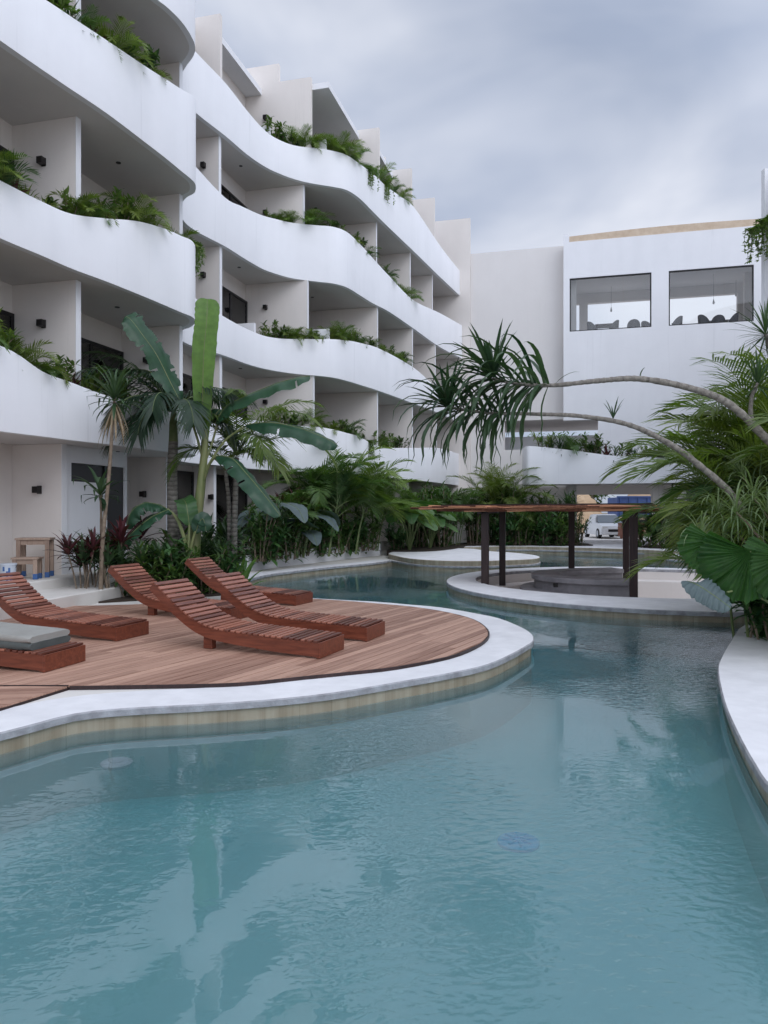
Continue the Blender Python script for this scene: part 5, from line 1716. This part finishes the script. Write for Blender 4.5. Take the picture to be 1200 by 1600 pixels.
banana_leaf('leaf', [at(321, 735, BY), at(350, 690, BY), at(380, 668, BY - .1)], [at(384, 664, BY), at(420, 660, BY - .2), at(465, 668, BY - .3), at(505, 683, BY - .4), at(528, 696, BY - .4)], .24, V((.0, -.6, 1)), M['leaf_banana'], nseg=30, fold=.0, wav=.018, freq=5, curl=.6, tear=.14)
banana_leaf('leaf', [at(316, 760, BY), at(328, 725, BY - .2), at(340, 712, BY - .4)], [at(338, 712, BY - .3), at(362, 716, BY - .6), at(385, 740, BY - .9), at(412, 772, BY - 1.1), at(438, 806, BY - 1.2)], .25, V((.45, -.5, 1)), M['leaf_banana'], nseg=30, fold=.0, wav=.018, freq=5, curl=.5, tear=.14)
banana_leaf('leaf', [at(318, 730, BY), at(316, 690, BY + .4), at(330, 660, BY + .7)], [at(330, 660, BY + .7), at(345, 640, BY + .9), at(362, 660, BY + 1.2), at(368, 700, BY + 1.3)], .24, V((.3, -.3, 1)), M['leaf_banana'], nseg=24, fold=.0, wav=.02, freq=5, curl=.5, tear=.2)
# young banana lower left of it
b0 = (at(296, 0, 14.9).x, 14.9, .19)
t = thing('banana_plant', 'low young banana plant with dark leaves reaching left, at the foot of the taller banana', 'banana plant', b0)
mb = MB(); hero_stem(mb, [V(b0) - V((0, 0, .05)), at(296, 870, 14.9), at(293, 835, 14.9)], (.085, .05), 12); mb.build('trunk', M['stem_banana'], t, 60)
BY = 14.8
banana_leaf('leaf', [at(294, 860, BY), at(280, 815, BY), at(268, 800, BY)], [at(270, 802, BY), at(252, 790, BY - .1), at(226, 786, BY - .3), at(205, 800, BY - .4), at(197, 826, BY - .4)], .21, V((-.2, -.5, 1)), M['leaf_banana'], nseg=26, fold=.0, wav=.025, freq=5, curl=.6, tear=.35)
banana_leaf('leaf', [at(294, 865, BY), at(278, 815, BY), at(262, 795, BY)], [at(264, 796, BY - .2), at(240, 806, BY - .3), at(218, 822, BY - .4), at(198, 842, BY - .5), at(190, 856, BY - .5)], .20, V((-.5, -.7, .9)), M['leaf_banana'], nseg=26, fold=.05, wav=.015, freq=5, curl=.3, tear=.12)
banana_leaf('leaf', [at(294, 860, BY), at(296, 820, BY)], [at(296, 822, BY), at(293, 800, BY), at(290, 785, BY + .1), at(284, 779, BY + .3)], .20, V((.4, -.9, .2)), M['leaf_broad'], nseg=20, fold=.2, wav=.012, freq=4, tear=.1)
banana_leaf('leaf', [at(297, 860, BY), at(305, 830, BY)], [at(305, 834, BY), at(312, 815, BY), at(318, 812, BY), at(322, 830, BY)], .15, V((.4, -.9, .4)), M['leaf_banana'], nseg=20, fold=.1, wav=.012, freq=4, tear=.1)

# slender palm with yellow-green fronds right of the banana
b0 = (at(366, 0, 16.2).x, 16.2, .19)
t = thing('palm_tree', 'slender palm with yellow-green feathery fronds right of the banana', 'palm tree', b0)
mb = MB(); P = hero_stem(mb, [V(b0) - V((0, 0, .05)), at(366, 840, 16.2), at(368, 770, 16.2), at(370, 715, 16.2)], (.075, .05), 12)
P2 = hero_stem(mb, [V(b0) + V((-.12, .1, -.05)), at(358, 830, 16.3), at(357, 780, 16.3), at(352, 735, 16.3)], (.05, .04), 10)
mb.build('trunk', M['trunk_grey'], t, 60)
mb = MB()
for az, el, L, dr in ((0, 62, 2.3, 95), (330, 50, 2.4, 105), (300, 35, 1.9, 120), (355, 30, 2.3, 100), (250, 55, 1.8, 110), (200, 65, 1.9, 80), (160, 55, 1.8, 90), (120, 65, 1.9, 80), (60, 65, 2.0, 80), (30, 45, 2.2, 100), (280, 70, 2.0, 90), (315, 15, 1.7, 90), (220, 20, 1.6, 100)):
    pinnate(mb, P[-1] + V((0, 0, .05)), az_dir(R(az), R(el)), L, R(dr), 32, .60, .019, rng.uniform(.2, .9), vee=.25, ldroop=.9, rw=.016)
for az, el, L, dr in ((200, 50, 1.2, 90), (320, 45, 1.2, 110), (260, 60, 1.1, 90), (60, 55, 1.2, 90)):
    pinnate(mb, P2[-1], az_dir(R(az), R(el)), L, R(dr), 24, .45, .017, rng.uniform(.1, .6), rw=.012)
mb.build('crown', [M['leaf_yellow'], M['stem_green']], t)

def G(P, px, Y, z, sc, label, group, rz=None):
    if Y > 20: sc *= 1.12
    x = (px - 600) / FPX * Y
    P.put((x, Y, z), pr.uniform(0, 6.28) if rz is None else rz, sc, label, group)
gB = 'low planting in the bed behind the deck'
for i, (px, Y, sc, w) in enumerate(((128, 13.7, 1.0, 'at the bed\'s left tip'), (196, 14.5, 1.2, 'right of the thin dracaena stem'))):
    G(CORD, px, Y, .19, sc, f'dark red cordyline {w}, behind the loungers', 'red cordylines in the deck bed')
for i, (px, Y, sc, w) in enumerate(((140, 13.9, 1.0, 'beside the leftmost red cordyline'), (172, 13.9, .9, 'at the foot of the thin dracaena'), (152, 14.3, 1.1, 'under the small dracaena'), (232, 14.0, .95, 'before the grey palm trunk'), (345, 16.8, 1.3, 'behind the slender palm'), (330, 15.6, 1.0, 'between banana and slender palm'))):
    G(CORDG, px, Y, .19, sc, f'green strap-leaved cordyline {w}', 'green cordylines in the deck bed')
for i, (px, Y, P, sc, w) in enumerate(((215, 14.2, LOW2, 1.2, 'under the young banana\'s left leaf'), (240, 14.6, LOW, 1.15, 'at the grey palm trunk'), (262, 14.1, LOW2, 1.1, 'before the grey palm trunk'), (285, 14.4, LOW, 1.0, 'at the banana\'s foot'),
                                       (312, 14.7, LOW2, 1.1, 'right of the banana\'s foot'), (340, 15.2, LOW, .95, 'left of the slender palm\'s foot'), (352, 16.4, LOW2, 1.2, 'at the slender palm\'s foot'), (330, 16.6, LOW, 1.2, 'behind the banana'), (250, 15.6, LOW, 1.3, 'behind the grey palm trunk'), (300, 16.2, LOW2, 1.4, 'behind the young banana'))):
    G(P, px, Y, .19, sc, f'low dark shrub {w}', gB)
t0 = MB(); rosette(t0, (0, 0, .02), 14, .75, .075, 82, 30, R(45), 6)
o = t0.build('spathe_plant', M['leaf_banana_young']); tag(o, 'bright yellow-green broad-leaved plant at the right end of the deck bed', 'plant'); o.location = (at(378, 0, 15.3).x, 15.3, .19)

# ---------------------------------------------------------------- planter on the left bank
for px, Y, z, P, sc, lab in (
    (500, 24.2, .48, A_TALL2, 1.22, 'areca palm in the left bank planter, thin-stemmed, nearest the banana'),
    (548, 25.6, .48, A_TALL, 1.28, 'tall areca palm in the middle of the left bank planter'),
    (583, 27.4, .48, A_TALL, 1.15, 'areca palm at the right end of the left bank planter'),
    (455, 23.0, .48, A_MID, 1.0, 'short areca palm at the left of the left bank planter'),
    (428, 21.6, .48, EARS2, 1.25, 'blue-grey elephant ear in the left bank planter'),
    (474, 22.9, .48, EARS2, 1.1, 'grey elephant ear between the areca palms'),
    (405, 20.6, .48, TALLS2, .75, 'dark shrub at the left end of the left bank planter'),
    (445, 22.0, .48, LOW2, 1.5, 'low shrub at the planter edge under the grey elephant ear'),
    (470, 23.6, .48, LOW2, 1.4, 'low shrub at the planter edge, left of the thin areca'),
    (497, 24.3, .48, LOW, 1.2, 'low shrub at the planter edge before the thin areca'),
    (522, 25.2, .48, LOW2, 1.5, 'low shrub at the planter edge before the middle areca'),
    (548, 26.2, .48, LOW, 1.3, 'broad-leaved shrub at the planter edge under the tall areca'),
    (570, 27.0, .48, LOW2, 1.5, 'low shrub at the planter\'s right end'),
    (418, 21.0, .48, LOW, 1.2, 'low broad shrub at the planter\'s left end'),
    (456, 23.4, .48, CORD, 1.4, 'red-tipped cordyline standing in the left bank planter'),
    # bed behind the round platform
    (640, 28.9, .33, EARS, 1.35, 'large elephant ear in front of the bed behind the round platform'),
    (672, 30.2, .33, EARS, 1.15, 'elephant ear right of the largest one, behind the round platform'),
    (618, 29.0, .33, LOW, 1.0, 'low shrub at the left of the platform bed'),
    (655, 31.2, .33, TALLS2, 1.05, 'tall shrub behind the large elephant ear'),
    (690, 31.6, .33, TALLS2, 1.2, 'tall feathery shrub left of the pergola roof'),
    (640, 30.8, .33, A_MID, 1.25, 'areca palm behind the large elephant ear'),
    (708, 33.0, .33, A_TALL2, .95, 'areca palm behind the left end of the pergola'),
    (690, 33.4, .33, A_MID, 1.3, 'shorter areca palm behind the left end of the pergola'),
    # hedge in front of the end building
    (742, 34.3, .33, TALLS, 1.0, 'tall hedge shrub, leftmost behind the pergola'),
    (770, 34.6, .33, TALLS, 1.05, 'tall hedge shrub beneath the arching palm'),
    (800, 34.4, .33, TALLS2, 1.15, 'tall hedge shrub right of the arching palm'),
    (828, 34.7, .33, TALLS, 1.0, 'tall hedge shrub between the pergola posts'),
    (852, 34.2, .33, TALLS2, 1.0, 'tall hedge shrub left of the spiky dracaena'),
    (878, 34.4, .33, TALLS, .95, 'tall hedge shrub at the foot of the spiky dracaena'),
    (902, 33.8, .33, TALLS2, .75, 'last hedge shrub beside the open passage'),
    (785, 33.7, .33, LOW, 1.5, 'low shrub at the hedge foot below the arching palm'),
    (815, 33.6, .33, LOW2, 1.6, 'low shrub at the hedge foot between the posts'),
    (845, 33.5, .33, LOW, 1.4, 'broad low shrub at the hedge foot'),
    (872, 33.4, .33, LOW2, 1.5, 'low shrub at the hedge foot left of the passage'),
    (780, 35.2, .33, A_BRIGHT, 1.15, 'arching areca palm rising over the hedge against the white balcony'),
    (890, 34.0, .33, DRAC, 1.25, 'spiky dracaena rising above the pergola roof before the balcony'),
    # right of the passage
    (1008, 31.8, .33, LOW2, 1.7, 'dark shrub just right of the passage'),
    (1028, 31.6, .33, A_MID, .85, 'small areca palm before the passage pillar'),
    (1052, 31.2, .33, TALLS, .75, 'dark shrub before the glazed screen'),
    (1080, 30.8, .33, TALLS2, .8, 'dark shrub right of the glazed screen'),
    (1040, 31.0, .33, LOW, 1.5, 'low broad shrub before the glazed screen')):
    G(P, px, Y, z, sc, lab, None)

# ---------------------------------------------------------------- right bank: leaning trunks, palms, big leaves
RB0 = (6.15, 8.7, .18)
t = thing('screw_pine', 'upper long bare trunk leaning over the water, strap-leaf crown at its tip', 'tree', RB0)
mb = MB(); YR = 8.7
P = hero_stem(mb, [V(RB0) - V((0, 0, .06)), at(1300, 860, YR), at(1262, 755, YR), at(1200, 688, YR), at(1140, 632, YR), at(1080, 607, YR + .1), at(1000, 592, YR + .2), at(935, 595, YR + .3), at(865, 602, YR + .4), at(812, 600, YR + .45), at(770, 592, YR + .5)], (.060, .017), 10, jit=.10, sub=16)
mb.build('trunk', M['trunk_lean'], t, 60)
def strap_crown(mb, path, n_h, n_t, up_axis, L, rg):
    """leaves spiral along the end of a stem, hanging; tip fan stands up"""
    k = len(path)
    for i in range(n_h):
        t_ = i / n_h
        c = path[min(k - 1, int(t_ * (k - 1)))]
        ax = (path[-1] - path[0]).normalized()
        an = i * 2.39996
        s1 = ax.cross(V((0, 0, 1))).normalized(); s2 = s1.cross(ax)
        rad = s1 * math.cos(an) + s2 * math.sin(an)
        fw = .35 + .85 * t_
        d = (ax * fw * rg.uniform(.5, 1.1) + rad * rg.uniform(.6, 1.0)).normalized()
        leaf(mb, c + d * .02, d, L * rg.uniform(.7, 1.15), .034 * rg.uniform(.75, 1.1), R(rg.uniform(75, 125)), 7, .4, min(1, max(0, rg.gauss(.4, .25))), 0)
    for i in range(n_t):
        az = i * 2.39996; el = R(rg.uniform(25, 65))
        d = (V((0, 0, 1)).rotation_difference(up_axis)) @ az_dir(az, R(90) - (R(90) - el) * .9)
        leaf(mb, path[-1] + d * .03, d, L * rg.uniform(.45, .75), .030 * rg.uniform(.7, 1.1), R(rg.uniform(5, 35)), 5, .45, min(1, max(0, rg.gauss(.3, .2))), 0)
rg = random.Random(77)
mb = MB()
i0 = max(range(len(P)), key=lambda i: -abs(600 + P[i].x / P[i].y * FPX - 858))
strap_crown(mb, P[i0:], 64, 30, V((-.25, 0, 1)).normalized(), 1.02, rg)
for px, py, dx, dz in ((867, 600, .55, .5), (855, 600, -.25, .9), (1000, 590, .1, .6)):
    c = at(px, py, YR + .35)
    leaf(mb, c, V((dx, -.1, dz)), .34 if px < 900 else .14, .016, R(60), 5, .3, .6)
mb.build('crown', M['leaf_strap'], t)
RB1 = (5.35, 8.75, .18)
t = thing('screw_pine', 'lower bare trunk leaning over the water below the longer one, strap-leaf crown at its tip', 'tree', RB1)
mb = MB(); YR = 8.9
P = hero_stem(mb, [V(RB1) - V((0, 0, .06)), at(1215, 890, YR), at(1150, 782, YR), at(1090, 725, YR), at(1040, 690, YR + .1), at(980, 663, YR + .2), at(905, 650, YR + .3), at(835, 647, YR + .4), at(760, 645, YR + .4), at(700, 636, YR + .4)], (.050, .015), 10, jit=.10, sub=16)
mb.build('trunk', M['trunk_lean'], t, 60)
mb = MB()
i0 = max(range(len(P)), key=lambda i: -abs(600 + P[i].x / P[i].y * FPX - 790))
strap_crown(mb, P[i0:], 58, 24, V((-.45, 0, 1)).normalized(), .90, rg)
c = at(958, 655, YR + .25)
for i in range(9): leaf(mb, c, V((math.cos(i * 2.4) * .5, math.sin(i * 2.4) * .5, 1)), rg.uniform(.18, .34), .010, R(25), 4, .3, .4)
mb.build('crown', M['leaf_strap'], t)

for (x, y), P_, sc, rz, lab in (((5.75, 10.9), A_BRIGHT, 1.3, .4, 'bright areca palm under the leaning trunks on the right bank'),
                            ((6.9, 11.6), A_BRIGHT, 1.45, 2.2, 'taller areca palm at the right edge behind the bright one'),
                            ((5.5, 10.2), A_MID, 1.4, 4.0, 'shorter dark areca palm below the leaning trunks'),
                            ((6.6, 9.9), A_TALL, 1.15, 5.0, 'areca palm at the right photo edge behind the big leaves'),
                            ((6.3, 11.9), A_TALL, 1.4, 1.0, 'green areca palm behind the bright one')):
    P_.put((x, y, .18), rz, sc, lab, 'palms on the right bank')
for (x, y), P_, sc, rz, lab in (((5.35, 9.5), A_TALL, .85, 2.6, 'green areca palm filling the gap between the two leaning trunks'), ((4.95, 9.9), A_BRIGHT, .95, 5.4, 'yellow-green areca palm at the pool side under the lower leaning trunk'), ((5.9, 9.2), A_BRIGHT, 1.1, 3.3, 'yellow-green areca palm at the right photo edge above the big leaves')):
    P_.put((x, y, .18), rz, sc, lab, 'palms on the right bank')
# spiky dracaena heads on thin curved stems at the right edge
b0 = (5.6, 9.4, .18)
t = thing('dracaena', 'spiky dark dracaena with several heads on thin curved stems at the right edge', 'dracaena', b0)
ms, mf = MB(), MB()
for pts, n, L in (([at(1285, 880, 9.4), at(1240, 740, 9.4), at(1180, 668, 9.4), at(1174, 625, 9.4), at(1184, 598, 9.4)], 54, .46),
                  ([at(1290, 880, 9.5), at(1262, 720, 9.5), at(1222, 600, 9.5), at(1200, 535, 9.5), at(1196, 520, 9.5)], 60, .52),
                  ([at(1295, 880, 9.6), at(1270, 700, 9.6), at(1236, 600, 9.6), at(1222, 560, 9.6)], 40, .45)):
    P = hero_stem(ms, [V(b0) - V((0, 0, .05))] + pts, (.05, .02), 8)
    rosette(mf, P[-1], n, L, .012, 88, -40, R(28), 4, rg=rg, base=.02)
ms.build('trunk', M['trunk_lean'], t, 60); mf.build('crown', M['leaf_strap'], t)

# giant pleated leaves
b0 = (5.02, 8.05, .18)
t = thing('fan_leaf_plant', 'plant with giant pleated round leaves leaning over the right pool edge', 'plant', b0)
def fan_blade(stalk, c, axis, nrm, r, spread, n, m, seed):
    """ruffled fan palm blade: folded rays from the stalk tip, toothed and drooping rim"""
    rg2 = random.Random(seed)
    mb = MB()
    P = catmull([tuple(q) for q in stalk] + [tuple(c)], 6)
    mb.tube(P, [.011 - .005 * i / (len(P) - 1) for i in range(len(P))], 7, .5, 1)
    axis = V(axis).normalized(); nrm = V(nrm).normalized()
    nrm = (nrm - axis * nrm.dot(axis)).normalized(); sd = axis.cross(nrm)
    K = 7; b = len(mb.v); cols = 2 * n + 1
    for j in range(cols):
        an = R(-spread / 2 + spread * j / (cols - 1))
        rl = r * (.80 + .20 * math.cos(an * .9)) * rg2.uniform(.95, 1.04) * (1.0 if j % 2 else .955)
        for k in range(K + 1):
            f = k / K
            q = V(c) + (axis * math.cos(an) + sd * math.sin(an)) * (rl * f)
            q += nrm * ((.5 - (j % 2)) * .030 * f ** .8 * (r / .5)) + nrm * (.10 * math.sin(an * 3 + seed) * f * f * r)
            q -= nrm * (.34 * f * f * r) + V((0, 0, -.05 * f ** 2.4 * r))
            mb.v.append(tuple(q))
    for j in range(cols - 1):
        for k in range(K):
            q = b + j * (K + 1) + k
            mb.face((q, q + 1, q + K + 2, q + K + 1), min(1, max(0, .5 + .18 * ((j // 2) % 2) + rg2.uniform(-.2, .2))))
    mb.build('leaf', [m, M['stem_green']], t)
def big_leaf(stalk, pts, w, hint, m, a):
    mb = MB()
    P = catmull([tuple(q) for q in stalk], 6)
    mb.tube(P, [.016 - .006 * i / (len(P) - 1) for i in range(len(P))], 8, .5, 1)
    blade(mb, pts, w, hint, prof_round, nseg=60, nv=9, fold=.05, wav=.010, freq=11, curl=.22, tear=.10, a=a, rib=1)
    mb.build('leaf', [m, M['stem_green']], t, 60)
Yb = 8.1
S0 = V(b0)
fan_blade([S0, at(1225, 930, Yb), at(1160, 870, Yb + .1)], at(1118, 846, Yb), (-.55, -.15, -.75), (-.25, -1, .35), .40, 210, 26, M['leaf_fan'], 1)
fan_blade([S0, at(1235, 930, Yb), at(1215, 875, Yb - .1)], at(1172, 862, Yb - .25), (-.12, -.15, -1), (-.15, -1, .25), .56, 230, 34, M['leaf_fan'], 2)
#fan_blade([S0, at(1240, 920, Yb)], at(1205, 832, Yb - .1), (-.8, -.1, .25), (-.05, -.8, .7), .52, 200, 30, M['leaf_fan'], 3)
fan_blade([S0, at(1250, 930, Yb)], at(1225, 870, Yb - .35), (-.45, -.2, -.8), (-.1, -1, .3), .45, 220, 28, M['leaf_fan'], 4)
#fan_blade([S0, at(1250, 900, Yb)], at(1215, 795, Yb + .15), (-.55, .1, .75), (-.1, -.9, .5), .45, 190, 28, M['leaf_fan'], 5)
big_leaf([S0, at(1230, 960, Yb), at(1170, 925, Yb - .1), at(1136, 925, Yb - .2)], [at(1074, 908, Yb - .1), at(1090, 914, Yb - .25), at(1115, 930, Yb - .3), at(1142, 950, Yb - .3)], .165, V((.25, -1, .45)), M['leaf_grey'], .5)
for i, (hs, sc, lab) in enumerate((([(1095, 842, 8.55), (1122, 800, 8.9)], 1.0, 'pale strap-leaved plant leaning out before the big pleated leaves'),
                                  ([(1150, 800, 8.35), (1178, 778, 8.6), (1200, 800, 8.4)], 1.0, 'pale strap-leaved plant rising above the big pleated leaves'),
                                  ([(1160, 745, 9.3), (1192, 720, 9.4)], 1.0, 'pale strap-leaved plant beside the lower leaning trunk at the right edge'))):
    b0 = (4.75 + .3 * i, 8.6 + .25 * i, .18)
    t = thing('pale_strap_plant', lab, 'plant', b0, 'pale strap plants on the right bank')
    ms, mf = MB(), MB()
    for hx, hy, hY in hs:
        tip = at(hx, hy, hY); s0 = V(b0)
        P = hero_stem(ms, [s0 - V((0, 0, .05)), s0.lerp(tip, .4) + V((.12, 0, .15)), s0.lerp(tip, .8) + V((.06, 0, .06)), tip], (.020, .012), 7)
        rosette(mf, P[-1], 44, .60, .009, 80, -35, R(125), 7, rg=rg, base=.02)
    ms.build('stems', M['stem_brown'], t, 60); mf.build('leaves', M['leaf_pale'], t)
for (x, y), P_, sc, lab in (((5.15, 7.55), SPIKE, 1.1, 'spiky strap plant hanging over the right coping below the big leaves'), ((5.3, 8.1), SPIKE, 1.2, 'spiky strap plant under the big leaves at the right edge'), ((5.6, 9.6), LOW2, 1.5, 'dark shrub filling the right bank behind the big leaves'),
                            ((6.2, 8.4), LOW2, 1.5, 'dark shrub at the right edge under the spiky dracaena'), ((5.0, 9.7), LOW, 1.2, 'broad-leaved shrub at the pool side of the right bed')):
    P_.put((x, y, .18), pr.uniform(0, 6), sc, lab, None)
mb = MB()
for i in range(7):
    leaf(mb, (0, 0, .10 + .01 * i), V((-1 + .1 * i, -.5 + .2 * i, .12)), rg.uniform(.28, .46), .030, R(50), 6, -.5, rg.random())
o = mb.build('dead_leaf', M['leaf_dead']); tag(o, 'withered grey-brown leaves lying on the right coping', 'dead leaves'); o.location = (4.72, 7.75, .175)

# ---------------------------------------------------------------- trees beyond the passage
def mk_tree(seed, h):
    def make():
        rg = random.Random(seed); t = thing('shade_tree', 'tree', 'tree'); ms, mf = MB(), MB()
        ms.tube([(0, 0, -.1), (.1, 0, h * .25), (-.05, .1, h * .5)], [.2, .16, .11], 10)
        for i in range(9):
            an = i * 2.4; e = V((math.cos(an) * h * rg.uniform(.2, .42), math.sin(an) * h * rg.uniform(.2, .42), h * rg.uniform(.45, 1.0)))
            s = V((0, 0, h * rg.uniform(.2, .5)))
            P = [V(p) for p in catmull([tuple(s), tuple(s.lerp(e, .5) + V((0, 0, .3))), tuple(e)], 4)]
            ms.tube(P, [.09 - .008 * j for j in range(len(P))], 6)
            tone = rg.uniform(.1, .9)
            for k in range(240):
                q = P[rg.randint(2, len(P) - 1)] + V((rg.gauss(0, .6), rg.gauss(0, .6), rg.gauss(0, .5)))
                leaf(mf, q, az_dir(rg.uniform(0, 6.28), R(rg.uniform(-40, 50))), rg.uniform(.25, .5), rg.uniform(.06, .12), R(40), 2, .2, min(1, max(0, tone + rg.uniform(-.3, .3))))
        ms.build('trunk', M['trunk_far'], t, 60); mf.build('crown', M['leaf_shrub'], t)
        return t
    return Proto(make)
TR1, TR2 = mk_tree(61, 7.5), mk_tree(62, 6.5)
for i, (x, y, P_, sc, lab) in enumerate(((13.5, 62, TR1, 1.0, 'shade tree beyond the passage, left of the dirt heaps'), (17.8, 64, TR2, 1.1, 'shade tree beyond the passage between the dirt heaps'), (22.5, 63, TR1, .95, 'shade tree beyond the passage behind the larger dirt heap'),
                                     (16.0, 70, TR2, 1.2, 'shade tree farthest back in the middle of the passage'), (20.0, 72, TR1, 1.1, 'shade tree farthest back at the right of the passage'), (11.0, 66, TR2, 1.0, 'shade tree behind the leftmost passage pillar'), (26.5, 68, TR2, 1.1, 'shade tree far right behind the end building'))):
    P_.put((x, y, Z_LAND - .03), i * 1.3, sc, lab, 'trees beyond the passage')
